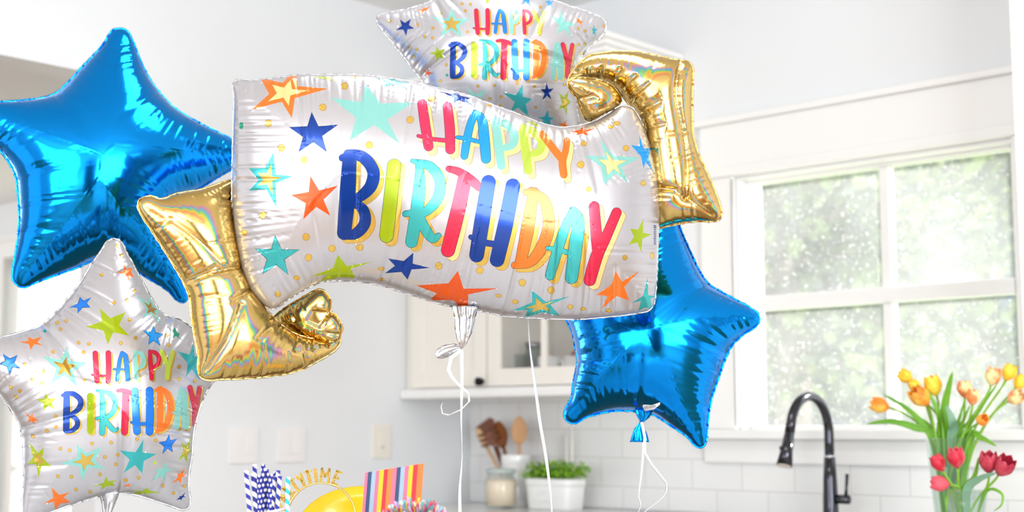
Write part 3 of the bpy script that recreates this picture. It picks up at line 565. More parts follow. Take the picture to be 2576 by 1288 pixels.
# ------------------------------------------------------------------ foil balloons
def pxmat(n, c, rough=.22, metal=.35, coat=.3): return mat(n, c, rough, metal, coat)
FOIL_WHITE = mat('white_satin_foil', 'B9B8BD', .28, .6, .15)
FOIL_SILVER = mat('silver_foil', 'B8B8BC', .2, 1.0, bump=(120, .15, .002))
FOIL_BLUE = mat('blue_foil', '1090EE', .13, 1.0, bump=(25, .05, .004))
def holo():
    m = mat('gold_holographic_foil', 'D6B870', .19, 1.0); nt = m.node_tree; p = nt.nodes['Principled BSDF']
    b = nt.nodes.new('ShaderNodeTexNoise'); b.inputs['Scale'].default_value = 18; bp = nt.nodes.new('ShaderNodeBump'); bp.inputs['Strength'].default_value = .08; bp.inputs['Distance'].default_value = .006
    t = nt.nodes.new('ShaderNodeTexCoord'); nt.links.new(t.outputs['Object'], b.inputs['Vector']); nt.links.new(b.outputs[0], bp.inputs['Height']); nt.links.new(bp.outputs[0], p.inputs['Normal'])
    # holographic foil: rainbow sheen painted into the base colour by the film's slope
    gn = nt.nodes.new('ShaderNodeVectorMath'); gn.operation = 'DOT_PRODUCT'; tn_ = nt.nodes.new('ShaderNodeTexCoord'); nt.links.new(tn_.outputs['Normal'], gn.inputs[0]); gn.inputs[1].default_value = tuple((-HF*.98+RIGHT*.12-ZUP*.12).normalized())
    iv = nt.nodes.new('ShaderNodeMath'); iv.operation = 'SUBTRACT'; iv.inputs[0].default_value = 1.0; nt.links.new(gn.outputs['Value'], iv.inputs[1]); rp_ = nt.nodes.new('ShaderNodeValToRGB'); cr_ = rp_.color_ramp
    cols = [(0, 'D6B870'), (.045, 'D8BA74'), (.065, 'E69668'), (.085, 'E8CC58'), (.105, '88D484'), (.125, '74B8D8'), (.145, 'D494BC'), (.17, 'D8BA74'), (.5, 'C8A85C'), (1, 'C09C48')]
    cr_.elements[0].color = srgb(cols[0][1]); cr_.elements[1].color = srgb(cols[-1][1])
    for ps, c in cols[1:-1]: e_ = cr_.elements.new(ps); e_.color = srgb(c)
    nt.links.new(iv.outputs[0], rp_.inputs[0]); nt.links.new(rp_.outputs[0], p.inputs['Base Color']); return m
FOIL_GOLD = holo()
def dk(c): return ''.join('%02X' % int(int(c[i:i+2], 16)*.93) for i in (0, 2, 4))
PR = {k: pxmat('print_'+k, dk(c), *a) for k, (c, *a) in dict(
    red=('EE2E5C',), crimson=('DC1E48',), blue=('0A7CF0',), navy=('063E9E', .2, .6), sky=('0C9CF5',), teal=('38B8BC', .2, .5), paleteal=('84C6BE', .25, .2), lime=('A2BA08',), palelime=('B4CC48', .25, .2),
    orange=('FA7A28',), deeporange=('E2540E',), green=('149C7C',), gold=('E6C25C', .2, .7), palegold=('F2DE96', .25, .4), darkgold=('B08828', .25, .7), ink=('0A2848', .3), brown=('A87832', .3)).items()}
def catmull(P, step, closed=True, corners=()):
    P = np.array(P, float); n = len(P); out = []
    rng = range(n if closed else n-1)
    for i in rng:
        p0, p1, p2, p3 = (P[(i-1) % n], P[i], P[(i+1) % n], P[(i+2) % n]) if closed else (P[max(i-1, 0)], P[i], P[i+1], P[min(i+2, n-1)])
        d = np.linalg.norm(p2-p1); k = max(1, int(round(d/step)))
        # centripetal-like tangents limited by the segment length, to keep sharp spots tight
        def tang(a, b, c):
            l1 = np.linalg.norm(b-a)+1e-9; l2 = np.linalg.norm(c-b)+1e-9; return ((b-a)/l1+(c-b)/l2)*.5
        t1 = tang(p0, p1, p2)*d; t2 = tang(p1, p2, p3)*d
        for j in range(k):
            u = j/k; out.append((2*u**3-3*u**2+1)*p1+(u**3-2*u**2+u)*t1+(-2*u**3+3*u**2)*p2+(u**3-u**2)*t2)
    if not closed: out.append(P[-1])
    return np.array(out)
def inside_poly(P, X):
    """even-odd test of points X in polygon P"""
    r = np.zeros(len(X), bool); x, y = X[:, 0], X[:, 1]; Q = np.roll(P, -1, 0)
    for (x1, y1), (x2, y2) in zip(P, Q):
        if y1 == y2: continue
        c = ((y1 > y) != (y2 > y)); r ^= c & (x < (x2-x1)*(y-y1)/(y2-y1)+x1)
    return r
class Film:
    """front film of a foil balloon: an outline in its own plane, blown up to a smooth pillow with seam puckers"""
    def __init__(s, outline_px, centre_px, depth, yaw=0, pitch=0, hmax=.09, wr=1.0, lam=.011, wl=.05, creases=(), seed=1, power=.5, gridn=150, valleys=()):
        s.O = at_depth(centre_px[0], centre_px[1], depth)
        toc = (CAM-s.O).normalized()
        n = toc.copy(); n = Matrix.Rotation(math.radians(yaw), 3, 'Z') @ n; rt = n.cross(ZUP)*-1; rt = ZUP.cross(n).normalized()
        n = Matrix.Rotation(math.radians(pitch), 3, rt) @ n
        s.n = np.array(n); s.e1 = np.array(ZUP.cross(n).normalized()); s.e2 = np.cross(s.n, s.e1); s.o = np.array(s.O)
        s.hmax = hmax; s.wr = wr; s.lam = lam; s.wl = wl; s.rs = np.random.RandomState(seed); s.power = power
        sm = catmull(outline_px, 6.0)
        B = s.px2uv(sm); B = s.resample(B, .0045); s.B = B
        A2 = np.sum(B[:, 0]*np.roll(B[:, 1], -1)-np.roll(B[:, 0], -1)*B[:, 1])
        s.ccw = A2 > 0
        seg = np.roll(B, -1, 0)-B; L = np.linalg.norm(seg, axis=1); s.S = np.concatenate([[0], np.cumsum(L)])[:-1]; s.total = L.sum(); s.segv = seg; s.L2 = L*L+1e-18; s.L = L
        # concavity along the rim
        w = 6; a = B-np.roll(B, w, 0); b = np.roll(B, -w, 0)-B; crs = a[:, 0]*b[:, 1]-a[:, 1]*b[:, 0]; k = crs/(np.linalg.norm(a, axis=1)*np.linalg.norm(b, axis=1))
        if not s.ccw: k = -k
        kk = np.clip(1.0-k*2.2, 0.05, 1.0); ker = np.ones(7)/7; s.K = np.convolve(np.concatenate([kk[-3:], kk, kk[:3]]), ker, 'valid')
        s.ph = s.rs.uniform(0, 6.28, 8); s.cre = creases
        s.solve(gridn)
        s.val = [(s.px2uv(catmull(v[0], 8, closed=False)), v[1], v[2]) for v in valleys]
    def px2uv(s, P, h=None):
        P = np.asarray(P, float); F, R_, U_ = np.array(FWD), np.array(RIGHT), np.array(UPV); c = np.array(CAM)
        r = F*FPX+R_*(P[:, :1]-1288)+U_*(644-P[:, 1:2]); hh = 0 if h is None else h
        t = ((s.o-c) @ s.n+hh)/(r @ s.n); X = c+r*t[:, None]-s.o; return np.stack([X @ s.e1, X @ s.e2], 1)
    def resample(s, P, step):
        Q = np.vstack([P, P[:1]]); L = np.concatenate([[0], np.cumsum(np.linalg.norm(np.diff(Q, axis=0), axis=1))]); n = int(L[-1]/step); u = np.linspace(0, L[-1], n, endpoint=False)
        return np.stack([np.interp(u, L, Q[:, 0]), np.interp(u, L, Q[:, 1])], 1)
    def dist(s, X):
        d = np.empty(len(X)); sv = np.empty(len(X)); kv = np.empty(len(X))
        for i in range(0, len(X), 3000):
            x = X[i:i+3000, None, :]-s.B[None]; t = np.clip((x*s.segv[None]).sum(2)/s.L2, 0, 1); q = x-t[..., None]*s.segv[None]; dd = (q*q).sum(2); j = dd.argmin(1); ar = np.arange(len(j))
            d[i:i+3000] = np.sqrt(dd[ar, j]); tt = t[ar, j]; sv[i:i+3000] = s.S[j]+tt*s.L[j]; kv[i:i+3000] = s.K[j]*(1-tt)+s.K[(j+1) % len(s.K)]*tt
        return d, sv, kv
    def solve(s, gn):
        lo = s.B.min(0)-.01; hi = s.B.max(0)+.01; s.lo = lo; size = (hi-lo).max(); phi = None
        for n in (gn//4, gn//2, gn):
            st = size/n; nx = int((hi[0]-lo[0])/st)+2; ny = int((hi[1]-lo[1])/st)+2
            gx, gy = np.meshgrid(lo[0]+np.arange(nx)*st, lo[1]+np.arange(ny)*st); m = inside_poly(s.B, np.stack([gx.ravel(), gy.ravel()], 1)).reshape(gx.shape)
            if phi is None: phi = np.zeros_like(gx)
            else:
                fx = np.clip((gx-lo[0])/pst, 0, phi.shape[1]-1.001); fy = np.clip((gy-lo[1])/pst, 0, phi.shape[0]-1.001); ix, iy = fx.astype(int), fy.astype(int); ax, ay = fx-ix, fy-iy
                phi = phi[iy, ix]*(1-ax)*(1-ay)+phi[iy, ix+1]*ax*(1-ay)+phi[iy+1, ix]*(1-ax)*ay+phi[iy+1, ix+1]*ax*ay
            phi = phi*m; par = (np.indices(phi.shape).sum(0) % 2) == 0
            for it in range(500 if n < gn else 350):
                for c in (par, ~par):
                    a = np.zeros_like(phi); a[1:-1, 1:-1] = (phi[:-2, 1:-1]+phi[2:, 1:-1]+phi[1:-1, :-2]+phi[1:-1, 2:]+st*st)/4
                    w = c & m; phi[w] += 1.85*(a[w]-phi[w])
            pst = st
        s.st = st; gd, _, _ = s.dist(np.stack([gx.ravel(), gy.ravel()], 1)); gd = gd.reshape(gx.shape)
        ok = m & (gd > 1.6*st); g = np.where(ok, phi/np.maximum(gd, 1e-6), 0); w = ok.astype(float)
        for it in range(6):                       # carry the ratio outwards past the rim
            sg = np.zeros_like(g); sw = np.zeros_like(g)
            for dx in (-1, 0, 1):
                for dy in (-1, 0, 1): sg += np.roll(np.roll(g*w, dx, 1), dy, 0); sw += np.roll(np.roll(w, dx, 1), dy, 0)
            new = (w == 0) & (sw > 0); g[new] = sg[new]/sw[new]; w[new] = 1
        s.g = g; s.pm = phi.max()
    def raw(s, X):
        fx = np.clip((X[:, 0]-s.lo[0])/s.st, 0, s.g.shape[1]-1.001); fy = np.clip((X[:, 1]-s.lo[1])/s.st, 0, s.g.shape[0]-1.001); ix, iy = fx.astype(int), fy.astype(int); ax, ay = fx-ix, fy-iy; g = s.g
        G = g[iy, ix]*(1-ax)*(1-ay)+g[iy, ix+1]*ax*(1-ay)+g[iy+1, ix]*(1-ax)*ay+g[iy+1, ix+1]*ax*ay
        d, sv, kv = s.dist(X); ins = inside_poly(s.B, X); return np.where(ins, G*d, 0), d, sv, kv, ins
    def height(s, X, wrinkle=True, sgn=1):
        phi, d, sv, kv, ins = s.raw(X); q = np.clip(phi/s.pm, 0, 1); h = s.hmax*q**s.power
        if wrinkle:
            tau = 2*math.pi; T = s.total
            f = lambda k, p: np.sin(tau*k*sv/T+p)
            n1 = round(T/s.lam); wob = .9*f(round(T/.13), s.ph[0])+.7*f(round(T/.071), s.ph[1])
            rid = 1-np.abs(np.sin(math.pi*n1*sv/T+wob*2+s.ph[2]*sgn)); rid = rid**1.6
            rid2 = 1-np.abs(np.sin(math.pi*round(T/(s.lam*2.7))*sv/T+wob*3+s.ph[3]*sgn)); rid2 = rid2**4
            wl = s.wl*(.75+.35*f(round(T/.05), s.ph[4])+.25*f(round(T/.23), s.ph[5]))
            env = np.exp(-(d/np.maximum(wl, .008))**1.5)*np.clip(q/.10, 0, 1)*np.clip(d/.004, 0, 1)*kv
            h = h-s.wr*env*(.0011*rid+.0026*rid2)
            for (sc, ln, wd, dp) in s.cre_s(sgn):
                ds = np.abs((sv-sc+T/2) % T-T/2)/wd; h = h-dp*np.exp(-ds*ds)*np.exp(-(d/ln)**2)*np.clip(d/.004, 0, 1)
            for (vp, wd, dp) in s.val:
                sg = vp[1:]-vp[:-1]; x = X[:, None, :]-vp[None, :-1]; t = np.clip((x*sg[None]).sum(2)/((sg*sg).sum(1)+1e-12), 0, 1); q_ = x-t[..., None]*sg[None]; dm = np.sqrt((q_*q_).sum(2)).min(1)
                h = h-dp*np.exp(-dm/wd)*np.clip(q/.15, 0, 1)
        return np.where(ins, np.maximum(h, 0.0), 0), ins
    def cre_s(s, sgn):
        if not hasattr(s, '_c'):
            s._c = []
            for c in s.cre:       # (px, py of the rim point, length, width, depth)
                u = s.px2uv([c[:2]])[0]; j = np.linalg.norm(s.B-u, axis=1).argmin(); s._c.append((s.S[j], c[2], c[3], c[4]))
        return s._c
    def lift_px(s, P):
        P = np.asarray(P, float); uv = s.px2uv(P)
        cen = s.B.mean(0)
        for it in range(10):
            h, ins = s.height(uv, False); uv = .35*uv+.65*s.px2uv(P, h)
        return uv
    def to3(s, uv, h): return s.o+uv[:, :1]*s.e1+uv[:, 1:2]*s.e2+np.asarray(h)[:, None]*s.n
    def build(s, name, parent, base, arts=(), spacing=.0035, back=1.0, backmat=None):
        """arts: list of (list of px polygons, material); later ones lie on top"""
        polys = []; mats = [base]
        allp = []; idx = []
        for ps, m in arts:
            if m not in mats: mats.append(m)
            for P in ps:
                a = len(allp); allp += list(map(tuple, P)); idx.append((a, len(allp), mats.index(m)))
        if allp:
            uv = s.lift_px(np.array(allp)); polys = [(uv[a:b], m) for a, b, m in idx]
        lo, hi = s.B.min(0), s.B.max(0); xs = []; r = spacing
        ny = int((hi[1]-lo[1])/(r*.866))+1
        for j in range(ny):
            y = lo[1]+j*r*.866; x = np.arange(lo[0]+(r/2 if j % 2 else 0), hi[0], r); xs.append(np.stack([x, np.full_like(x, y)], 1))
        G = np.vstack(xs); G = G[inside_poly(s.B, G)]; d, _, _ = s.dist(G); G = G[d > r*.45]
        rows = [s.B+ (s.inward()*q) for q in (.0006, .0018)]       # tight rows by the rim for a round edge
        rows = [q[inside_poly(s.B, q)] for q in rows]
        G = np.vstack([G]+rows)
        pts = [Vector(p) for p in s.B]+[Vector(p) for p in G]; n0 = len(s.B); edges = [(i, (i+1) % n0) for i in range(n0)]
        for P, m in polys:
            k = len(pts); pts += [Vector(p) for p in P]; edges += [(k+i, k+(i+1) % len(P)) for i in range(len(P))]
        vs, es, fs, _, _, _ = delaunay_2d_cdt(pts, edges, [], 0, 1e-6, False)
        X = np.array([(v[0], v[1]) for v in vs]); Fc = np.array([f for f in fs if len(f) == 3]); cen = X[Fc].mean(1)
        keep = inside_poly(s.B, cen); Fc = Fc[keep]; cen = cen[keep]; mi = np.zeros(len(Fc), int)
        for P, m in polys:
            a, b = P.min(0), P.max(0); w = np.where((cen[:, 0] >= a[0]) & (cen[:, 0] <= b[0]) & (cen[:, 1] >= a[1]) & (cen[:, 1] <= b[1]))[0]
            if len(w): mi[w[inside_poly(P, cen[w])]] = m
        used = np.unique(Fc); re = np.full(len(X), -1); re[used] = np.arange(len(used)); X = X[used]; Fc = re[Fc]
        onb = s.dist(X)[0] < 2e-5
        h, _ = s.height(X); h[onb] = 0; top = s.to3(X, h)
        a2 = (X[Fc[:, 1]]-X[Fc[:, 0]]); b2 = (X[Fc[:, 2]]-X[Fc[:, 0]]); fl = (a2[:, 0]*b2[:, 1]-a2[:, 1]*b2[:, 0]) < 0; Fc[fl] = Fc[fl][:, ::-1]
        mb = MB(); mb.v = [tuple(p) for p in top]; mb.f = [tuple(f) for f in Fc]; mb.m = list(map(int, mi))
        # back film, coarser
        r2 = spacing*2; Gb = G[::3]; bp = [Vector(p) for p in s.B]+[Vector(p) for p in Gb]
        vs, es, fs, _, _, _ = delaunay_2d_cdt(bp, edges[:n0], [], 0, 1e-6, False); Xb = np.array([(v[0], v[1]) for v in vs]); hb, _ = s.height(Xb, True, -1); hb[s.dist(Xb)[0] < 2e-5] = 0
        Fb = np.array([f for f in fs if len(f) == 3]); Fb = Fb[inside_poly(s.B, Xb[Fb].mean(1))]; a2 = (Xb[Fb[:, 1]]-Xb[Fb[:, 0]]); b2 = (Xb[Fb[:, 2]]-Xb[Fb[:, 0]]); fl = (a2[:, 0]*b2[:, 1]-a2[:, 1]*b2[:, 0]) > 0; Fb[fl] = Fb[fl][:, ::-1]
        if backmat is not None and backmat not in mats: mats.append(backmat)
        mb.add([tuple(p) for p in s.to3(Xb, -hb*back)], [tuple(map(int, f)) for f in Fb], mats.index(backmat) if backmat is not None else 0)
        return mb.build(name, mats, parent, smooth=True)
    def inward(s):
        t = np.roll(s.B, -1, 0)-np.roll(s.B, 1, 0); t /= np.linalg.norm(t, axis=1)[:, None]+1e-9; n = np.stack([-t[:, 1], t[:, 0]], 1); return n if s.ccw else -n
    def seam(s, parent, m, width=.005):
        n = len(s.B); iw = s.inward(); rs = s.rs; wob = rs.normal(0, .0007, n); wd = width*(1+.12*rs.normal(0, 1, n)); tau = 2*math.pi
        zz = .0008*np.sin(tau*s.S/s.lam)*1.0+wob
        inn = s.to3(s.B+iw*.0012, 0*zz); mid = s.to3(s.B-iw*wd[:, None]*.5, zz); out = s.to3(s.B-iw*wd[:, None], zz*1.6)
        mb = MB(); mb.add(list(inn)+list(mid)+list(out), [(k*n+i, k*n+(i+1) % n, (k+1)*n+(i+1) % n, (k+1)*n+i) for k in (0, 1) for i in range(n)])
        return mb.build('seam', m, parent, smooth=True, solid=.0006)
    def pt(s, px, py, dh=0):
        uv = s.lift_px([(px, py)]); h, _ = s.height(uv, False); return Vector(s.to3(uv, h+dh)[0])
# ---- printed artwork: brush letters, stars, dots (outlines in picture coordinates of the printed face)
GL = {
 'H': [[(.18, .08, .17), (.22, .5, .18), (.27, .92, .17)], [(.80, .07, .17), (.82, .5, .18), (.80, .93, .17)], [(.03, .73, .055), (.3, .76, .07), (.8, .76, .07)]],
 'A': [[(.50, .07, .12), (.38, .3, .13), (.30, .6, .14), (.24, .94, .13)], [(.50, .07, .12), (.66, .15, .16), (.76, .5, .18), (.83, .92, .17)], [(.03, .60, .06), (.35, .60, .07), (.75, .62, .06)]],
 'P': [[(.22, .05, .12), (.27, .5, .15), (.33, .93, .14)], [(.22, .06, .11), (.6, .09, .13), (.86, .26, .14), (.78, .46, .13), (.35, .60, .09)]],
 'Y': [[(.12, .06, .13), (.35, .35, .14), (.52, .55, .14)], [(.85, .07, .12), (.68, .4, .13), (.55, .6, .15), (.48, .93, .15)]],
 'B': [[(.24, .1, .16), (.24, .5, .18), (.22, .93, .16)], [(.06, .10, .08), (.3, .05, .1)], [(.2, .055, .11), (.55, .07, .13), (.85, .22, .14), (.82, .38, .14), (.6, .50, .12), (.36, .57, .09)], [(.36, .57, .09), (.66, .66, .12), (.72, .8, .13), (.5, .93, .12), (.2, .955, .09)]],
 'I': [[(.5, .09, .17), (.5, .5, .17), (.5, .91, .17)]],
 'R': [[(.28, .07, .09), (.34, .3, .14), (.34, .6, .15), (.3, .93, .14)], [(.08, .02, .045), (.3, .04, .08), (.55, .07, .11), (.84, .22, .13), (.85, .40, .13), (.65, .55, .11), (.4, .63, .09)], [(.06, .62, .07), (.3, .60, .08)], [(.42, .64, .11), (.65, .80, .12), (.85, .88, .10), (.97, .84, .06)]],
 'T': [[(.04, .06, .07), (.3, .05, .09), (.7, .09, .11), (.95, .13, .09)], [(.52, .1, .16), (.5, .5, .17), (.45, .92, .16)]],
 'D': [[(.26, .07, .13), (.27, .5, .16), (.24, .9, .13)], [(.05, .08, .08), (.3, .04, .09)], [(.2, .05, .10), (.6, .12, .13), (.86, .38, .15), (.8, .62, .15), (.5, .87, .12), (.08, .95, .08)]],
 'M': [[(.12, .95, .12), (.15, .06, .12)], [(.15, .06, .12), (.5, .6, .12)], [(.5, .6, .12), (.85, .06, .12)], [(.85, .06, .12), (.88, .95, .12)]],
 'E': [[(.2, .06, .13), (.2, .94, .13)], [(.2, .06, .12), (.85, .06, .12)], [(.2, .5, .12), (.7, .5, .12)], [(.2, .94, .12), (.85, .94, .12)]],
}
def stroke_poly(P, W, grow=0):
    """outline of a brush stroke through P with diameters W, round ends"""
    Q = catmull(np.column_stack([P, W]), 4.0, closed=False); c = Q[:, :2]; r = np.maximum(Q[:, 2]/2+grow, .3)
    t = np.gradient(c, axis=0); t /= np.linalg.norm(t, axis=1)[:, None]+1e-9; n = np.stack([-t[:, 1], t[:, 0]], 1)
    L = c+n*r[:, None]; R_ = c-n*r[:, None]; out = list(L)
    a0 = math.atan2(n[-1][1], n[-1][0]); k = max(4, int(r[-1]))
    out += [c[-1]+r[-1]*np.array([math.cos(a0-math.pi*i/k), math.sin(a0-math.pi*i/k)])*(1, 1) for i in range(1, k)]
    out += list(R_[::-1]); a0 = math.atan2(-n[0][1], -n[0][0]); k = max(4, int(r[0]))
    out += [c[0]+r[0]*np.array([math.cos(a0-math.pi*i/k), math.sin(a0-math.pi*i/k)]) for i in range(1, k)]
    return np.array(out)
def glyph(ch, o, ex, ey, grow=0, shift=(0, 0), wf=1.0):
    o = np.array(o, float)+shift; ex = np.array(ex, float); ey = np.array(ey, float); em = np.linalg.norm(ey); res = []
    for st in GL[ch]:
        P = np.array([o+ex*x+ey*y for x, y, w in st]); W = np.array([w*em*wf for x, y, w in st]); res.append(stroke_poly(P, W, grow))
    return res
def letter(arts, ch, o, ex, ey, col, sh=(5, 5), edge='ink', gold='gold', wf=1.0, ol=1.0):
    arts.append((glyph(ch, o, ex, ey, ol, sh, wf), PR['brown'])); arts.append((glyph(ch, o, ex, ey, 0, (sh[0]*.55, sh[1]*.55), wf)+glyph(ch, o, ex, ey, 0, sh, wf), PR[gold]))
    arts.append((glyph(ch, o, ex, ey, ol, (0, 0), wf), PR[edge])); arts.append((glyph(ch, o, ex, ey, 0, (0, 0), wf), PR[col]))
def dens(P, step=5):
    P = np.array(P, float); out = []
    for a, b in zip(P, np.roll(P, -1, 0)):
        k = max(1, int(np.linalg.norm(b-a)/step)); out += [a+(b-a)*i/k for i in range(k)]
    return np.array(out)
def star(arts, tips, col, inner=None, edge=None, isc=.52):
    t = np.array(tips, float); c = t.mean(0); P = []
    ring = []
    for i in range(5):
        ring.append(t[i]); ring.append(c-.38*(t[(i+3) % 5]-c))
    ring = np.array(ring)
    if edge: g = c+(ring-c)*(1+1.6/np.linalg.norm(ring-c, axis=1)[:, None]); arts.append(([dens(g)], PR[edge]))
    arts.append(([dens(ring)], PR[col]))
    if inner: arts.append(([dens(c+(ring-c)*(isc+.03))], PR['brown'])); arts.append(([dens(c+(ring-c)*isc)], PR[inner]))
def dot(arts, x, y, r=5, col='gold', ry=None):
    ry = ry or r; cir = lambda q: np.array([(x+(r+q)*math.cos(a), y+(ry+q)*math.sin(a)) for a in [2*math.pi*i/14 for i in range(14)]])
    arts.append(([cir(0)], PR['brown' if col == 'gold' else col])); arts.append(([cir(-1.1)], PR[col]))
def balloon(name, label, centre, depth, group=None):
    return thing(name, label, 'balloon', tuple(at_depth(centre[0], centre[1], depth)), group)
def neck(parent, name, pts_px, depth, rad_px, m, flat=.4, seed=1):
    """gathered filling neck: folded tube squeezed where it is tied"""
    r = random.Random(seed); k = depth/FPX; P = [at_depth(x, y, depth) for x, y in pts_px]; n = 40; vs = []
    fine = []; 
    for i in range(len(P)-1):
        for j in range(5): fine.append((i, j/5))
    fine.append((len(P)-2, 1.0))
    for (i, u) in fine:
        c = P[i].lerp(P[i+1], u); rr_ = (rad_px[i]*(1-u)+rad_px[i+1]*u)*k
        d = (P[i+1]-P[i]).normalized(); s_ = d.cross(-HF).normalized()
        for a in range(n):
            t = 2*math.pi*a/n; f = 1+.16*math.cos(5*t+i)+.10*math.cos(9*t+2*i+u); vs.append(c+s_*rr_*math.cos(t)*f+HF*rr_*flat*math.sin(t)*f)
    N = len(fine); o = MB().add(vs, [(i*n+a, i*n+(a+1) % n, (i+1)*n+(a+1) % n, (i+1)*n+a) for i in range(N-1) for a in range(n)]+[tuple(range(n))[::-1], tuple((N-1)*n+a for a in range(n))]).build(name, m, parent, smooth=True)
    return o

# ================= the large curled banner balloon
bc = (1120, 500); BD = 2.72
ban = balloon('banner_balloon', 'large white HAPPY BIRTHDAY banner balloon with curled gold ends, in the middle', bc, BD)
body_o = [(584, 480), (585, 398), (588, 292), (589, 239), (586, 214), (594, 202), (613, 203), (650, 202), (692, 197), (745, 190), (824, 188), (903, 189), (956, 194), (1035, 207), (1103, 224), (1172, 239), (1225, 259), (1278, 278), (1330, 298), (1370, 313), (1410, 321), (1449, 317), (1489, 307), (1528, 287), (1563, 266), (1589, 271), (1608, 297), (1626, 340), (1640, 390), (1649, 430), (1655, 477), (1657, 530), (1656, 572), (1654, 630), (1652, 684), (1649, 730), (1645, 762), (1635, 779), (1600, 788), (1543, 795), (1459, 802), (1375, 801), (1319, 798), (1264, 793), (1213, 783), (1196, 780), (1146, 772), (1096, 761), (1054, 748), (1009, 733), (956, 717), (903, 708), (850, 706), (810, 709), (775, 724), (724, 754), (692, 776), (674, 774), (650, 755), (625, 722), (607, 672), (594, 612), (586, 545)]
crs = [(745, 190, .11, .004, .004), (903, 189, .10, .003, .0035), (1035, 207, .10, .0035, .004), (1172, 239, .09, .003, .0035), (1449, 317, .12, .004, .004), (1489, 307, .13, .003, .003), (588, 320, .06, .003, .005), (585, 458, .07, .003, .005), (850, 706, .10, .003, .004), (775, 724, .09, .003, .003), (956, 717, .10, .003, .0035), (1096, 761, .11, .004, .004), (1264, 793, .12, .004, .0045), (1375, 801, .12, .004, .0045), (1459, 802, .12, .003, .003), (1543, 795, .13, .004, .004), (593, 600, .05, .003, .004), (584, 540, .05, .003, .003)]
film = Film(body_o, bc, BD, yaw=6, pitch=-3, hmax=.105, wr=2.3, lam=.0115, wl=.075, creases=crs, seed=5, gridn=190)
BANNER = film
ar = []
star(ar, [(633, 276), (734, 297), (825, 223), (742, 172), (655, 196)][::-1], 'orange', 'palegold')
star(ar, [(920, 210), (1039, 258), (1005, 361), (880, 353), (833, 246)], 'paleteal')
star(ar, [(784, 283), (849, 314), (821, 381), (752, 381), (729, 320)], 'navy', edge='ink')
star(ar, [(688, 383), (737, 443), (696, 522), (626, 480), (626, 423)], 'teal', 'gold')
star(ar, [(781, 443), (850, 467), (831, 543), (763, 552), (733, 491)], 'deeporange')
star(ar, [(692, 592), (753, 628), (725, 691), (660, 689), (643, 626)], 'teal', edge='ink')
star(ar, [(850, 641), (940, 658), (895, 700), (804, 712), (780, 696)], 'lime')
star(ar, [(1039, 637), (1080, 674), (1025, 702), (970, 687), (978, 651)], 'navy', edge='ink')
star(ar, [(1152, 681), (1254, 725), (1178, 792), (1079, 756), (1047, 718)], 'deeporange')
star(ar, [(1339, 731), (1435, 745), (1409, 795), (1320, 800), (1289, 781)], 'teal', 'gold')
star(ar, [(1549, 681), (1608, 682), (1583, 756), (1514, 776), (1500, 742)], 'orange')
star(ar, [(1629, 701), (1655, 745), (1640, 778), (1606, 782), (1590, 762)], 'teal')
star(ar, [(1618, 552), (1639, 590), (1614, 636), (1581, 616), (1585, 575)], 'lime')
star(ar, [(1510, 351), (1610, 396), (1581, 461), (1519, 464), (1472, 390)], 'paleteal', 'palegold')
star(ar, [(1608, 338), (1638, 372), (1645, 437), (1619, 424), (1588, 365)], 'sky')
star(ar, [(1433, 331), (1465, 318), (1502, 322), (1480, 342), (1450, 340)], 'deeporange')
star(ar, [(1103, 229), (1150, 228), (1185, 246), (1190, 265), (1142, 257)], 'navy')
star(ar, [(943, 195), (985, 195), (1030, 207), (1030, 225), (963, 217)], 'teal')
star(ar, [(787, 194), (815, 191), (842, 193), (840, 205), (810, 198)], 'lime')
star(ar, [(1318, 305), (1340, 303), (1356, 312), (1360, 323), (1335, 313)], 'lime')
for (x, y, *q) in [(890, 194, 9, 'gold', 4), (867, 216), (812, 270), (675, 310), (708, 372), (765, 402), (929, 365), (1032, 301), (1086, 247), (607, 316, 5, 'green', 9), (661, 541), (770, 596), (615, 585, 7), (776, 648), (835, 625), (905, 622), (959, 676, 9, 'gold', 5), (747, 699, 9, 'gold', 6), (699, 740, 8), (1104, 669), (1207, 680), (960, 703, 8, 'gold', 4), (1314, 711), (1387, 730), (1255, 744, 8, 'gold', 5), (1296, 759, 9, 'gold', 6), (1435, 772, 7), (1467, 777, 8, 'gold', 5), (1531, 781, 8, 'gold', 5), (1572, 648, 7), (1641, 643, 5, 'gold', 9), (1552, 310, 9, 'gold', 6), (1536, 319, 8, 'gold', 5), (1469, 361, 9, 'gold', 7), (1575, 373, 8), (1461, 414), (1481, 476, 7), (1618, 461, 7), (1232, 264, 8, 'gold', 4)]:
    dot(ar, x, y, *(q or (9.5,)))
for ch, o, ex, ey, c in [('H', (1043, 250), (103, 12), (8, 125), 'red'), ('A', (1150, 268), (92, 16), (-4, 128), 'sky'), ('P', (1230, 292), (72, 16), (8, 128), 'paleteal'), ('P', (1298, 311), (72, 15), (8, 122), 'palelime'), ('Y', (1352, 328), (86, 22), (27, 108), 'orange')]:
    letter(ar, ch, o, ex, ey, c, (10, 12), gold='palegold', ol=1.0, wf=1.08, edge='ink' if c in ('red', 'sky') else c)
for ch, o, ex, ey, c in [('B', (857, 374), (100, 8), (-14, 226), 'navy'), ('I', (972, 396), (44, 4), (-24, 214), 'lime'), ('R', (1030, 400), (98, 6), (-26, 222), 'teal'), ('T', (1128, 410), (88, 34), (-44, 222), 'crimson'), ('H', (1215, 438), (98, 18), (-46, 216), 'navy'), ('D', (1322, 466), (84, 22), (-36, 210), 'orange'), ('A', (1400, 510), (90, 16), (-40, 190), 'teal'), ('Y', (1488, 505), (78, 18), (-45, 205), 'crimson')]:
    letter(ar, ch, o, ex, ey, c, (11, 9), gold='gold' if c != 'crimson' else 'palegold', ol=1.1, wf=.93)
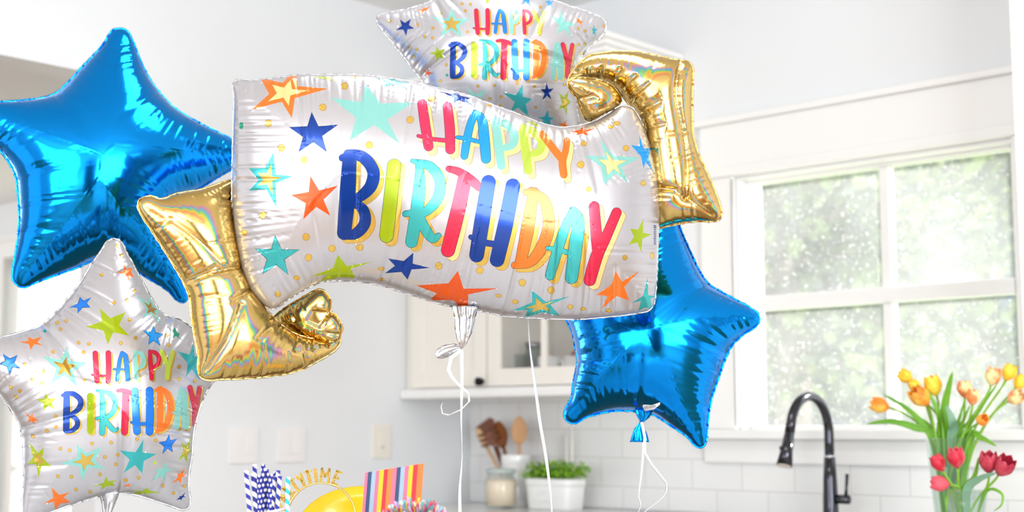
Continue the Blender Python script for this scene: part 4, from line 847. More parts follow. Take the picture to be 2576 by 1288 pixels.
# small barcode and maker's line printed by the rim
for i in range(7): x = 1185+i*3.0; ar.append(([dens([(x, 766+i*.8), (x+1.5, 766.3+i*.8), (x+1.0, 783+i*.8), (x-.6, 782.6+i*.8)])], PR['navy']))
for i in range(11): y = 566+i*4.6; ar.append(([dens([(1645, y), (1651, y+.8), (1650.5, y+3.0), (1644.6, y+2.2)])], PR['navy']))
film.build('printed_body', ban, FOIL_WHITE, ar, spacing=.0035, backmat=FOIL_SILVER)
film.seam(ban, FOIL_SILVER, .0022)
# gold curl, lower left
gl = [(348, 520), (350, 507), (357, 500), (370, 495), (382, 495), (403, 502), (445, 488), (508, 477), (566, 458), (580, 455), (588, 459), (587, 480), (584, 503), (585, 545), (590, 580), (596, 608), (602, 640), (610, 680), (629, 725), (655, 760), (688, 800), (712, 822), (745, 842), (785, 852), (825, 855), (848, 852), (856, 858), (848, 875), (825, 893), (801, 907), (767, 925), (742, 934), (717, 941), (690, 944), (654, 949), (625, 950), (591, 953), (560, 953), (529, 956), (514, 954), (503, 946), (499, 930), (500, 900), (489, 842), (482, 796), (476, 742), (461, 708), (432, 658), (403, 612), (378, 574), (357, 541)]
gcr = [(461, 708, .09, .004, .006), (629, 725, .10, .004, .007), (688, 800, .09, .004, .008), (745, 842, .06, .004, .007), (785, 852, .05, .004, .006), (825, 855, .05, .004, .006), (584, 503, .05, .003, .004), (596, 608, .06, .003, .004), (610, 680, .05, .003, .003), (560, 953, .025, .004, .006), (591, 953, .025, .004, .006), (625, 950, .03, .004, .006), (654, 949, .025, .004, .006), (717, 941, .03, .004, .006), (767, 925, .03, .004, .006)]
f2 = Film(gl, (600, 720), BD-.03, yaw=14, pitch=-6, hmax=.062, wr=1.5, lam=.010, wl=.03, creases=gcr, seed=8, valleys=[([(470, 714), (520, 692), (565, 682), (606, 676)], .004, .010), ([(504, 946), (550, 870), (590, 772)], .006, .010), ([(365, 520), (470, 600), (545, 676)], .012, .006)])
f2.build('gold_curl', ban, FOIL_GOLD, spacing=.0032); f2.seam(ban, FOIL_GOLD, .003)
fan = [(690, 800), (697, 792), (735, 765), (775, 742), (800, 730), (812, 731), (822, 741), (830, 755), (830, 775), (828, 784), (843, 792), (853, 806), (859, 822), (857, 838), (850, 856), (830, 862), (800, 856), (765, 850), (735, 838), (712, 820)]
f3 = Film(fan, (780, 795), BD+.035, yaw=-18, pitch=12, hmax=.03, wr=2.2, lam=.012, wl=.04, creases=[(828, 784, .08, .004, .016), (690, 800, .085, .007, .006), (857, 838, .06, .004, .008), (735, 765, .05, .004, .006)], seed=9)
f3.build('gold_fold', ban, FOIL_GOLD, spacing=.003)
f3.seam(ban, FOIL_GOLD, .003)
# gold curl, upper right
gr = [(1436, 215), (1430, 204), (1436, 188), (1445, 176), (1460, 156), (1478, 144), (1493, 138), (1520, 133), (1549, 130), (1605, 132), (1661, 144), (1709, 153), (1732, 157), (1741, 166), (1743, 190), (1742, 222), (1741, 278), (1743, 334), (1749, 362), (1758, 390), (1780, 438), (1802, 490), (1814, 530), (1813, 546), (1806, 554), (1795, 556), (1754, 556), (1706, 562), (1661, 573), (1640, 580), (1628, 560), (1630, 480), (1626, 400), (1618, 330), (1605, 290), (1583, 262), (1560, 233), (1542, 215), (1512, 202), (1478, 198), (1450, 204)]
rcr = [(1445, 176, .05, .004, .006), (1542, 215, .10, .0035, .006), (1560, 233, .10, .0035, .006), (1583, 262, .12, .0035, .006), (1605, 290, .12, .004, .007), (1743, 334, .07, .003, .003), (1630, 480, .13, .003, .005), (1512, 202, .06, .003, .005), (1478, 198, .05, .003, .005), (1618, 330, .10, .003, .004)]
f4 = Film(gr, (1680, 360), BD+.07, yaw=-4, pitch=-4, hmax=.062, wr=1.6, lam=.011, wl=.035, creases=rcr, seed=12, valleys=[([(1712, 156), (1704, 240), (1722, 340), (1732, 430), (1730, 500)], .006, .014), ([(1655, 470), (1700, 482), (1730, 500), (1800, 545)], .006, .008)])
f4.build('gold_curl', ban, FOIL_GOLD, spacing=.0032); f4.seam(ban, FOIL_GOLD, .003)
fan2 = [(1430, 206), (1438, 200), (1460, 196), (1486, 199), (1520, 206), (1545, 222), (1558, 240), (1561, 256), (1549, 270), (1515, 286), (1482, 303), (1474, 300), (1465, 284), (1456, 262), (1452, 246), (1440, 232), (1432, 220)]
f5 = Film(fan2, (1500, 245), BD+.02, yaw=25, pitch=10, hmax=.035, wr=1.6, lam=.012, wl=.03, creases=[(1452, 246, .05, .004, .012), (1482, 303, .06, .005, .007), (1430, 206, .09, .005, .008), (1549, 270, .05, .004, .008)], seed=14)
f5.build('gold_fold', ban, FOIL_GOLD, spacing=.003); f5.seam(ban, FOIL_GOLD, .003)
neck(ban, 'filling_neck', [(1172, 770), (1170, 800), (1166, 835), (1163, 862), (1160, 877)], BD, [30, 23, 19, 11, 2.5], FOIL_SILVER, .45, 3)
neck(ban, 'neck_tip', [(1159, 877), (1145, 876), (1120, 884), (1104, 892), (1097, 897)], BD, [2.5, 10, 14, 12, 5], FOIL_SILVER, .3, 4)
# ================= blue star, left
b1_o = [(262, 110), (275, 88), (285, 76), (298, 73), (312, 74), (323, 82), (331, 98), (344, 130), (358, 165), (380, 205), (400, 232), (440, 273), (510, 315), (585, 352), (620, 375), (628, 392), (618, 404), (584, 424), (540, 450), (500, 474), (450, 495), (425, 520), (430, 560), (446, 620), (462, 690), (470, 738), (470, 752), (460, 760), (448, 756), (425, 732), (380, 703), (330, 676), (290, 658), (262, 652), (235, 655), (190, 674), (150, 688), (90, 710), (62, 722), (46, 718), (34, 704), (32, 690), (40, 640), (48, 580), (50, 540), (46, 490), (42, 450), (34, 428), (12, 392), (-30, 345), (-80, 300), (-96, 280), (-92, 266), (-75, 260), (-30, 258), (40, 255), (110, 246), (140, 236), (165, 215), (205, 172), (240, 135)]
b1 = balloon('star_balloon', 'big blue foil star balloon at the upper left, behind the white lettered star', (270, 430), 3.12, 'foil star balloons')
f = Film(b1_o, (270, 430), 3.12, yaw=4, pitch=-8, hmax=.125, wr=1.5, lam=.011, wl=.06, power=.62, creases=[(140, 236, .085, .007, .006), (400, 232, .085, .007, .006), (42, 450, .085, .007, .006), (425, 520, .085, .007, .006), (262, 652, .085, .007, .006), (344, 130, .05, .003, .002), (240, 135, .06, .003, .003), (500, 310, .05, .003, .004), (540, 450, .06, .003, .003), (205, 172, .06, .003, .003), (48, 580, .07, .003, .004), (190, 674, .05, .003, .003), (380, 703, .07, .003, .004), (446, 620, .07, .003, .004), (50, 520, .07, .003, .004)], seed=21)
f.build('foil_body', b1, FOIL_BLUE, spacing=.004); f.seam(b1, FOIL_BLUE, .0035)
# ================= blue star, right
b2_o = [(1640, 480), (1662, 455), (1680, 450), (1694, 470), (1700, 520), (1707, 565), (1733, 628), (1758, 680), (1783, 716), (1815, 736), (1850, 755), (1882, 772), (1903, 788), (1910, 800), (1908, 812), (1868, 842), (1840, 870), (1828, 892), (1805, 956), (1787, 1010), (1780, 1060), (1776, 1105), (1771, 1120), (1760, 1125), (1748, 1119), (1735, 1103), (1688, 1070), (1643, 1043), (1612, 1036), (1589, 1033), (1535, 1034), (1492, 1043), (1468, 1052), (1455, 1061), (1440, 1064), (1426, 1057), (1420, 1042), (1425, 1025), (1437, 1006), (1443, 965), (1450, 930), (1454, 905), (1449, 880), (1438, 830), (1410, 780), (1380, 740), (1372, 725), (1380, 712), (1440, 705), (1510, 700), (1555, 680), (1590, 620), (1615, 540)]
b2 = balloon('star_balloon', 'blue foil star balloon on the right, hanging before the kitchen window', (1640, 800), 3.05, 'foil star balloons')
f = Film(b2_o, (1640, 800), 3.05, yaw=-8, pitch=-6, hmax=.125, wr=1.5, lam=.011, wl=.06, power=.62, creases=[(1783, 716, .085, .007, .006), (1828, 892, .085, .007, .006), (1612, 1036, .085, .007, .006), (1454, 905, .085, .007, .006), (1555, 680, .12, .006, .008), (1845, 868, .05, .003, .005), (1443, 965, .06, .003, .004), (1805, 956, .06, .003, .003), (1449, 870, .07, .003, .004), (1688, 1070, .06, .003, .003), (1535, 1034, .05, .003, .003), (1850, 755, .05, .003, .003)], seed=22)
bar = []
lb = dens([(1616, 1022), (1618, 1018), (1640, 1019), (1661, 1012), (1660, 1018), (1645, 1030), (1622, 1034)]); bar.append(([lb], mat('white_label', 'F2F2F0', .4)))
for i in range(10): x = 1621+i*3.0; bar.append(([dens([(x, 1022-i*.4), (x+(1.6 if i % 3 else .9), 1022-i*.4), (x+1.2, 1029-i*.5), (x, 1029-i*.5)])], mat('black_ink', '101010', .4)))
f.build('foil_body', b2, FOIL_BLUE, bar, spacing=.004); f.seam(b2, FOIL_BLUE, .0035)
neck(b2, 'filling_neck', [(1622, 1024), (1618, 1045), (1614, 1062)], 3.04, [24, 16, 4], FOIL_BLUE, .4, 5)
neck(b2, 'neck_tip', [(1614, 1062), (1610, 1085), (1610, 1112)], 3.04, [4, 14, 22], FOIL_BLUE, .25, 6)
# ================= white lettered star, lower left
w1_o = [(262, 621), (268, 610), (280, 603), (295, 603), (306, 611), (316, 632), (340, 677), (372, 736), (396, 775), (418, 796), (447, 803), (485, 829), (520, 860), (560, 900), (566, 918), (552, 938), (534, 962), (512, 999), (500, 1034), (490, 1070), (485, 1100), (482, 1150), (475, 1190), (474, 1230), (478, 1258), (476, 1274), (464, 1282), (434, 1273), (385, 1257), (340, 1244), (300, 1240), (262, 1246), (211, 1259), (150, 1279), (92, 1302), (72, 1306), (60, 1296), (57, 1270), (59, 1201), (58, 1150), (54, 1090), (46, 1060), (30, 1032), (0, 992), (-50, 935), (-76, 900), (-80, 884), (-68, 872), (-30, 858), (0, 850), (56, 836), (100, 822), (125, 803), (145, 783), (196, 720), (232, 664)]
w1 = balloon('star_balloon', 'white HAPPY BIRTHDAY star balloon with coloured stars at the lower left', (265, 960), 2.86, 'foil star balloons')
f = Film(w1_o, (265, 960), 2.86, yaw=5, pitch=-4, hmax=.105, wr=1.9, lam=.011, wl=.06, power=.6, creases=[(110, 820, .14, .005, .007), (418, 796, .12, .005, .008), (56, 1075, .10, .004, .007), (487, 1090, .10, .005, .006), (300, 1240, .11, .006, .008), (196, 720, .10, .004, .003), (165, 760, .13, .004, .003), (232, 664, .06, .003, .002), (150, 1279, .06, .003, .003), (57, 1180, .08, .003, .004), (30, 850, .05, .003, .002), (447, 803, .07, .003, .004)], seed=31)
def d1_(x, y): return (x/3.579, 580+y/3.579)
def d2_(x, y): return (x/3.32, 900+y/3.32)
ar = []
for tips, c, inn, ed in [([(309, 661), (333, 672), (339, 698), (325, 707), (295, 685)], 'orange', None, None), ([(201, 748), (229, 748), (226, 773), (196, 787), (176, 773)], 'blue', None, 'ink'), ([(251, 775), (316, 785), (326, 845), (271, 867), (215, 822)], 'lime', None, None),
    ([(342, 741), (378, 743), (411, 778), (409, 821), (361, 800)], 'paleteal', 'darkgold', None), ([(386, 819), (411, 840), (404, 869), (374, 866), (360, 831)], 'sky', None, 'ink'), ([(70, 847), (105, 847), (108, 869), (77, 880), (49, 860)], 'orange', None, None),
    ([(8, 891), (43, 894), (51, 927), (24, 942), (-1, 915)], 'blue', None, 'ink'), ([(170, 872), (221, 912), (194, 972), (128, 966), (106, 896)], 'paleteal', 'darkgold', None), ([(422, 820), (440, 824), (452, 840), (461, 859), (434, 852)], 'green', None, None),
    ([(447, 884), (487, 862), (514, 900), (503, 957), (468, 948)], 'teal', None, None), ([(114, 987), (142, 1001), (138, 1030), (110, 1033), (90, 1004)], 'lime', None, None), ([(62, 1037), (81, 1039), (98, 1058), (87, 1068), (71, 1063)], 'orange', None, None),
    ([(74, 1114), (110, 1126), (130, 1173), (97, 1200), (70, 1167)], 'lime', 'gold', None), ([(193, 1117), (258, 1124), (264, 1181), (206, 1210), (152, 1166)], 'paleteal', 'gold', None), ([(361, 1106), (394, 1142), (358, 1191), (312, 1190), (302, 1133)], 'teal', None, None),
    ([(425, 1093), (444, 1105), (434, 1136), (409, 1142), (400, 1113)], 'blue', None, 'ink'), ([(455, 1111), (483, 1098), (483, 1135), (470, 1165), (447, 1161)], 'lime', 'gold', None), ([(420, 1163), (437, 1179), (416, 1209), (378, 1211), (391, 1180)], 'paleteal', None, None),
    ([(465, 1176), (470, 1194), (455, 1218), (432, 1216), (445, 1191)], 'orange', None, None), ([(267, 1198), (300, 1206), (289, 1222), (256, 1231), (230, 1225)], 'lime', None, None), ([(130, 1226), (175, 1238), (178, 1264), (139, 1283), (110, 1267)], 'orange', None, None),
    ([(328, 1231), (370, 1227), (408, 1240), (380, 1243), (331, 1246)], 'lime', None, None), ([(467, 1237), (468, 1251), (456, 1258), (443, 1258), (449, 1249)], 'navy', None, None), ([(337, 1214), (328, 1227), (307, 1228), (313, 1221), (324, 1217)], 'orange', None, None)]:
    star(ar, tips, c, inn, ed, .5)
for x, y in [(1053, 135), (1097, 224), (915, 398), (1212, 543), (1143, 629), (1026, 647), (517, 828), (598, 812), (545, 888), (1166, 804), (1221, 966), (1087, 1013), (708, 1009), (800, 1020), (752, 1095), (477, 1092), (223, 1203), (391, 1267), (1503, 943), (1521, 1030), (1612, 1228)]: dot(ar, *d1_(x, y), 5)
for x, y in [(270, 184), (350, 212), (92, 246), (166, 278), (133, 325), (705, 185), (466, 486), (468, 580), (392, 609), (278, 657), (504, 758), (581, 773), (768, 716), (928, 708), (876, 829), (983, 810), (968, 890), (1145, 680), (1300, 689), (484, 990), (597, 994), (836, 974), (636, 1100), (755, 1120), (1052, 1022), (1158, 1000), (1362, 1068), (1540, 1072), (1450, 1130), (1495, 177), (1627, 195), (1497, 75)]: dot(ar, *d2_(x, y), 5)
dot(ar, *d1_(405, 904), 4, 'green'); dot(ar, *d2_(1293, 876), 4.5, 'palelime')
for ch, x0, x1, y0, y1, c in [('H', 230, 283, 882, 965, 'crimson'), ('A', 284, 330, 882, 960, 'blue'), ('P', 332, 368, 882, 960, 'paleteal'), ('P', 370, 405, 879, 958, 'crimson'), ('Y', 402, 440, 879, 956, 'palelime'),
                            ('B', 154, 211, 984, 1090, 'navy'), ('I', 214, 241, 987, 1094, 'lime'), ('R', 239, 298, 980, 1097, 'teal'), ('T', 294, 337, 976, 1096, 'crimson'), ('H', 329, 388, 974, 1095, 'blue'), ('D', 391, 435, 972, 1091, 'orange'), ('A', 436, 474, 974, 1081, 'paleteal'), ('Y', 474, 507, 968, 1074, 'crimson')]:
    letter(ar, ch, (x0, y0), (x1-x0, 0), (0, y1-y0), c, (4.5, 3.5), edge='ink' if c in ('blue', 'navy', 'crimson', 'teal') else c, ol=.8, wf=.86)
f.build('printed_body', w1, FOIL_WHITE, ar, spacing=.0035, backmat=FOIL_SILVER); f.seam(w1, FOIL_SILVER, .0028)
neck(w1, 'filling_neck', [(275, 1236), (274, 1262), (270, 1292), (268, 1320)], 2.85, [24, 16, 9, 7], FOIL_SILVER, .45, 7)
# ================= white lettered star, top centre
w2_o = [(1300, 205), (1225, 255), (1130, 330), (1080, 372), (1066, 378), (1058, 368), (1060, 330), (1066, 260), (1066, 215), (1058, 196), (1043, 178), (1015, 141), (985, 103), (960, 72), (950, 58), (949, 45), (957, 38), (980, 33), (1023, 24), (1075, 8), (1110, -10), (1140, -60), (1180, -140), (1200, -160), (1222, -158), (1250, -110), (1290, -60), (1330, -25), (1387, 0), (1450, 22), (1500, 40), (1519, 50), (1524, 64), (1520, 80), (1508, 95), (1476, 124), (1450, 155), (1438, 190), (1440, 230), (1452, 300), (1462, 370), (1456, 384), (1440, 384), (1400, 350), (1350, 290)]
w2_o = w2_o[::-1]
w2 = balloon('star_balloon', 'white HAPPY BIRTHDAY star balloon with coloured stars at the top, behind the banner', (1250, 130), 3.05, 'foil star balloons')
w2_o = [(1060, 300), (1066, 250), (1066, 215), (1058, 196), (1043, 178), (1015, 141), (985, 103), (960, 72), (950, 58), (949, 45), (957, 38), (980, 33), (1023, 24), (1075, 8), (1110, -10), (1140, -60), (1180, -140), (1200, -160), (1222, -158), (1250, -110), (1290, -60), (1330, -25), (1387, 0), (1450, 22), (1500, 40), (1519, 50), (1524, 64), (1520, 80), (1508, 95), (1476, 124), (1455, 155), (1448, 190), (1448, 240), (1455, 310), (1462, 370), (1456, 384), (1440, 386), (1390, 362), (1320, 348), (1260, 345), (1190, 362), (1110, 395), (1066, 405), (1054, 396), (1055, 360)]
f = Film(w2_o, (1250, 130), 3.05, yaw=-3, pitch=-10, hmax=.11, wr=1.9, lam=.011, wl=.06, power=.6, creases=[(1060, 198, .10, .004, .008), (1095, 2, .10, .005, .008), (1387, 0, .09, .005, .007), (1450, 170, .10, .005, .007), (1015, 141, .06, .003, .003), (980, 33, .05, .003, .003), (1260, 345, .10, .006, .008)], seed=41)
def d3_(x, y): return (900+x/3.903, y/3.903)
ar = []
for tips, c, inn, ed in [([(410, 188), (522, 183), (555, 280), (475, 353), (370, 297)], 'navy', None, None), ([(930, 80), (1098, 183), (1028, 370), (808, 370), (728, 163)], 'paleteal', 'gold', None), ([(640, 75), (715, 65), (690, 102), (628, 137), (575, 98)], 'orange', None, None),
    ([(770, 447), (860, 480), (853, 577), (772, 605), (700, 520)], 'lime', None, None), ([(692, 668), (745, 722), (700, 750), (655, 745), (640, 685)], 'deeporange', None, None), ([(1990, 105), (2135, 235), (2105, 380), (1965, 330), (1895, 150)], 'paleteal', None, None),
    ([(2125, 165), (2175, 180), (2217, 215), (2207, 260), (2150, 225)], 'orange', None, None), ([(2315, 228), (2360, 285), (2340, 365), (2305, 340), (2298, 285)], 'teal', None, None), ([(1655, -60), (1710, -20), (1706, 62), (1612, 45), (1600, -20)], 'blue', None, None),
    ([(1240, -10), (1320, -30), (1312, 5), (1265, 40), (1245, 15)], 'lime', None, None), ([(1870, -30), (1930, 10), (1915, 75), (1860, 50), (1840, 10)], 'sky', None, None), ([(1060, 862), (1160, 930), (1275, 880), (1240, 1000), (1090, 1000)], 'paleteal', None, None),
    ([(1622, 828), (1710, 970), (1680, 1150), (1500, 1105), (1425, 908)], 'teal', None, None), ([(1852, 810), (1925, 868), (1900, 977), (1812, 985), (1795, 875)], 'navy', None, None), ([(1973, 905), (2070, 890), (2095, 1000), (2055, 1140), (1960, 1090)], 'lime', 'gold', None),
    ([(1868, 1075), (1937, 1160), (1905, 1240), (1790, 1235), (1762, 1150)], 'teal', None, None), ([(2045, 1178), (2080, 1235), (2050, 1290), (1985, 1270), (1965, 1210)], 'orange', None, None)]:
    star(ar, [d3_(*t) for t in tips], c, inn, ed, .52)
for x, y in [(1023, 37), (1107, 42), (1373, 28), (1500, 3), (1058, 104), (809, 127), (313, 207), (588, 240), (740, 276), (1077, 314), (657, 357), (735, 371), (508, 468), (577, 484), (553, 554), (871, 636), (813, 794), (1179, 845), (1342, 838), (1566, 818), (1300, 968), (1407, 948), (1401, 1038), (1748, 1054), (1003, 918), (2030, 825), (1792, 70), (2170, 280), (2233, 305), (2163, 440), (2230, 430), (2413, 258), (2197, 525), (1735, 845)]: dot(ar, *d3_(x, y), 4.2)
dot(ar, *d3_(876, 738), 3.6, 'green')
for ch, x0, x1, y0, y1, c in [('H', 1130, 1310, 82, 345, 'crimson'), ('A', 1312, 1475, 82, 332, 'blue'), ('P', 1475, 1592, 88, 335, 'paleteal'), ('P', 1602, 1718, 90, 342, 'crimson'), ('Y', 1705, 1850, 92, 340, 'palelime'),
                            ('B', 890, 1078, 408, 775, 'navy'), ('I', 1095, 1185, 405, 775, 'lime'), ('R', 1183, 1392, 388, 788, 'teal'), ('T', 1360, 1512, 378, 788, 'crimson'), ('H', 1503, 1692, 382, 790, 'blue'), ('D', 1712, 1848, 388, 780, 'orange'), ('A', 1895, 2015, 405, 785, 'paleteal'), ('Y', 1998, 2125, 415, 775, 'crimson')]:
    (a, b), (c_, d_) = d3_(x0, y0), d3_(x1, y1); letter(ar, ch, (a, b), (c_-a, 0), (0, d_-b), c, (4, 3.4), edge='ink' if c in ('blue', 'navy', 'crimson', 'teal') else c, ol=.7, wf=.86)
f.build('printed_body', w2, FOIL_WHITE, ar, spacing=.0036, backmat=FOIL_SILVER); f.seam(w2, FOIL_SILVER, .0028)
neck(w2, 'filling_neck', [(1262, 335), (1262, 365), (1263, 400), (1264, 430)], 3.05, [26, 18, 10, 4], FOIL_SILVER, .45, 8)
# ------------------------------------------------------------------ curling ribbons
M_rib = mat('white_ribbon', 'FAFAFA', .3, coat=.2)
def ribbon(pts, w, label, twist=0, face=None, seed=0):
    P = [at_depth(x, y, d) for x, y, d in pts]; n = len(P)*8; A = np.array([tuple(p) for p in P]); Q = catmull(A, .02, closed=False); vs = []
    for i, q in enumerate(Q):
        t = Vector(Q[min(i+1, len(Q)-1)]-Q[max(i-1, 0)]).normalized(); s = t.cross(HF).normalized(); a = twist*i/len(Q)*math.pi*2
        s = (Matrix.Rotation(a, 3, t) @ s); k = w/2*FM; vs += [Vector(q)-s*k, Vector(q)+s*k]
    o = MB().add(vs, [(2*i, 2*i+1, 2*i+3, 2*i+2) for i in range(len(Q)-1)]).build('curling_ribbon', M_rib, None, origin=P[-1], smooth=True, solid=.0005)
    return tag(o, label, 'ribbon', 'white balloon ribbons')
FM = 2.75/FPX
def yz(d): return d
ribbon([(1161, 880, 2.72), (1162, 960, 2.7), (1160, 1060, 2.69), (1163, 1150, 2.68), (1157, 1230, 2.66), (1157, 1288, 2.65), (1156, 1400, 2.62), (1156, 1455, 2.6)], 9, 'straight white ribbon hanging from the banner balloon, down beside the striped card', .6)
ribbon([(1160, 880, 2.71), (1135, 900, 2.70), (1128, 930, 2.69), (1150, 965, 2.68), (1178, 990, 2.67), (1180, 1010, 2.66), (1160, 1030, 2.65), (1130, 1044, 2.66), (1114, 1042, 2.68), (1109, 1025, 2.69), (1112, 1015, 2.70)], 9, 'short curled white ribbon end below the banner balloon knot', .35)
ribbon([(1264, 430, 3.05), (1300, 600, 3.12), (1325, 760, 3.12), (1329, 810, 3.10), (1334, 880, 3.05), (1345, 960, 3.0), (1358, 1060, 2.95), (1370, 1130, 2.9), (1380, 1200, 2.85), (1388, 1288, 2.8), (1394, 1400, 2.75), (1398, 1438, 2.72)], 8, 'long white ribbon slanting down in front of the utensils and planter', .8)
ribbon([(1614, 1062, 3.03), (1622, 1100, 3.03), (1622, 1140, 3.03), (1640, 1170, 3.02), (1660, 1195, 3.01), (1676, 1215, 3.0), (1676, 1235, 2.99), (1655, 1262, 2.97), (1625, 1285, 2.95), (1600, 1330, 2.9), (1590, 1400, 2.85)], 8, 'wavy white ribbon hanging from the right blue star, its right strand', .5)
ribbon([(1614, 1063, 3.04), (1618, 1130, 3.04), (1612, 1200, 3.03), (1606, 1250, 3.02), (1612, 1270, 3.0), (1600, 1300, 2.97), (1592, 1400, 2.87)], 6, 'wavy white ribbon hanging from the right blue star, its left strand', .4)
ribbon([(268, 1318, 2.85), (270, 1400, 2.8), (290, 1440, 2.76)], 8, 'white ribbon below the white star at the lower left, cut by the frame')
# ------------------------------------------------------------------ kitchen island with the party things
IZ = .92
isl = thing('kitchen_island', 'white kitchen island with a pale stone top in front of the camera, below the picture', 'island', tuple(at_depth(900, 1800, 2.6).xy)+(0,))
ic = at_depth(900, 1288, 2.55); 
def ibox(mb, a0, a1, b0, b1, z0, z1):
    P = [V(*(ic+RIGHT*a+HF*b).xy, 0) for a, b in ((a0, b0), (a1, b0), (a1, b1), (a0, b1))]
    mb.add([V(p.x, p.y, z) for z in (z0, z1) for p in P], [(3, 2, 1, 0), (4, 5, 6, 7), (0, 1, 5, 4), (1, 2, 6, 5), (2, 3, 7, 6), (3, 0, 4, 7)]); return mb
ibox(MB(), -.95, .75, -.55, .42, IZ-.04, IZ).build('stone_top', M_stone, isl, bevel=.004)
ibox(MB(), -.9, .7, -.5, .37, 0, IZ-.041).build('base', M_white, isl)
# straws in a cup
def straw_mat(name, kind, c):
    m = mat(name, 'F6F6F4', .5); nt = m.node_tree; p = nt.nodes['Principled BSDF']; N = nt.nodes.new; Lk = nt.links.new
    t = N('ShaderNodeTexCoord'); s = N('ShaderNodeSeparateXYZ'); Lk(t.outputs['Object'], s.inputs[0]); at = N('ShaderNodeMath'); at.operation = 'ARCTAN2'; Lk(s.outputs['Y'], at.inputs[0]); Lk(s.outputs['X'], at.inputs[1])
    def M(op, a, b=None):
        q = N('ShaderNodeMath'); q.operation = op
        for i, v in enumerate((a, b)):
            if v is None: continue
            if isinstance(v, (int, float)): q.inputs[i].default_value = v
            else: Lk(v, q.inputs[i])
        return q.outputs[0]
    z = s.outputs['Z']; a = at.outputs[0]
    if kind == 'stripe': f = M('GREATER_THAN', M('SINE', M('ADD', a, M('MULTIPLY', z, 2*math.pi/.017))), .0)
    else:
        n = 3; u = M('MULTIPLY', a, n/(2*math.pi)); row = M('DIVIDE', z, .0085); fl = M('FLOOR', row); u2 = M('ADD', u, M('MULTIPLY', fl, .5))
        du = M('SUBTRACT', M('FRACT', u2), .5); dz = M('SUBTRACT', M('FRACT', row), .5); rr2 = M('ADD', M('MULTIPLY', du, du), M('MULTIPLY', dz, dz)); f = M('GREATER_THAN', rr2, .085)
    mx = N('ShaderNodeMix'); mx.data_type = 'RGBA'; mx.inputs[6].default_value = srgb('F4F4F2'); mx.inputs[7].default_value = srgb(c); Lk(f, mx.inputs[0]); Lk(mx.outputs[2], p.inputs['Base Color']); return m
MS = straw_mat('navy_striped_paper', 'stripe', '232A94'); MDt = straw_mat('navy_dotted_paper', 'dot', '1C2388'); MT = straw_mat('teal_striped_paper', 'stripe', '22B4C0')
def straw_mesh(m):
    mb = MB(); n = 16; r = .0036; L = .20; vs = [V(q*math.cos(2*math.pi*k/n), q*math.sin(2*math.pi*k/n), z) for (q, z) in ((r-.0005, 0), (r, 0), (r, L), (r-.0005, L), (r-.0005, .002)) for k in range(n)]
    mb.add(vs, [(i*n+k, i*n+(k+1) % n, (i+1)*n+(k+1) % n, (i+1)*n+k) for i in range(4) for k in range(n)]); o = mb.build('paper_straw', m, None, origin=(0, 0, 0), smooth=True); return o
cup = at_depth(668, 1400, 2.42); cx_, cy_ = cup.x, cup.y
t = thing('straw_cup', 'white cup holding the bundle of navy paper straws, on the island', 'cup', (cx_, cy_, IZ))
MB().lathe((cx_, cy_, IZ+.0005), [(0, 0), (.028, 0), (.034, .075), (.032, .075), (.027, .004), (0, .003)], 32).build('body', M_ceramic, t, smooth=True)
protoS = {}
straws = [(619, 1184, 's', -.02, 'striped straw leaning furthest left'), (640, 1168, 's', .0, 'striped straw standing tall second from left'), (636, 1192, 's', .015, 'striped straw between the two left ones, lower'), (652, 1196, 'd', -.01, 'dotted straw in the left middle, short'), (662, 1168, 'd', .0, 'tallest dotted straw in the middle'), (671, 1180, 'd', .012, 'dotted straw behind the tallest one'), (681, 1194, 'd', -.012, 'short dotted straw right of the middle'), (688, 1199, 's', .0, 'short striped straw right of the middle'), (693, 1187, 'd', .014, 'dotted straw at the back right'), (700, 1183, 's', .008, 'striped straw at the back right'), (704, 1197, 's', -.008, 'rightmost striped straw, in front')]
sx_c = 660
for i, (px, py, kd, dd, lb) in enumerate(straws):
    top = at_depth(px, py, 2.42+dd); m = {'s': MS, 'd': MDt, 't': MT}[kd]
    if kd not in protoS: o = straw_mesh(m); protoS[kd] = o
    else: o = protoS[kd].copy(); C.objects.link(o)
    bx = V(cx_, cy_, 0)+RIGHT*((px-664)/FPX*2.42*.35)+HF*dd*.9
    dirv = (top-V(bx.x, bx.y, IZ+.01)).normalized(); o.location = top-dirv*.2; o.rotation_euler = dirv.to_track_quat('Z', 'Y').to_euler()
    tag(o, 'navy and white '+lb, 'straw', 'navy paper straws in the cup')
o = straw_mesh(MT); tp = at_depth(724.5, 1200, 2.40); o.location = tp-V(0, 0, .2)+V(0, 0, 0); tag(o, 'single teal and white paper straw between the navy bundle and the gold headband', 'straw')
o.location = V(tp.x, tp.y, tp.z-.2)
t = thing('straw_glass', 'small clear glass holding the single teal straw, on the island', 'glass', (tp.x, tp.y, IZ))
MB().lathe((tp.x, tp.y, IZ+.0005), [(0, 0), (.018, 0), (.022, .07), (.021, .07), (.017, .004), (0, .003)], 28).build('body', M_clear, t, smooth=True)
# elastic band round the straws
bn = MB(); bcn = at_depth(676, 1287, 2.42); bn.tube([bcn+RIGHT*.026*math.cos(a)+HF*.028*math.sin(a)+V(0, 0, .005*math.cos(a)) for a in [2*math.pi*i/30 for i in range(31)]], .0016, 6, cap=False)
o = bn.build('rubber_band', M_rib, None, origin=bcn, smooth=True); tag(o, 'thin white band round the bundle of navy straws', 'band')
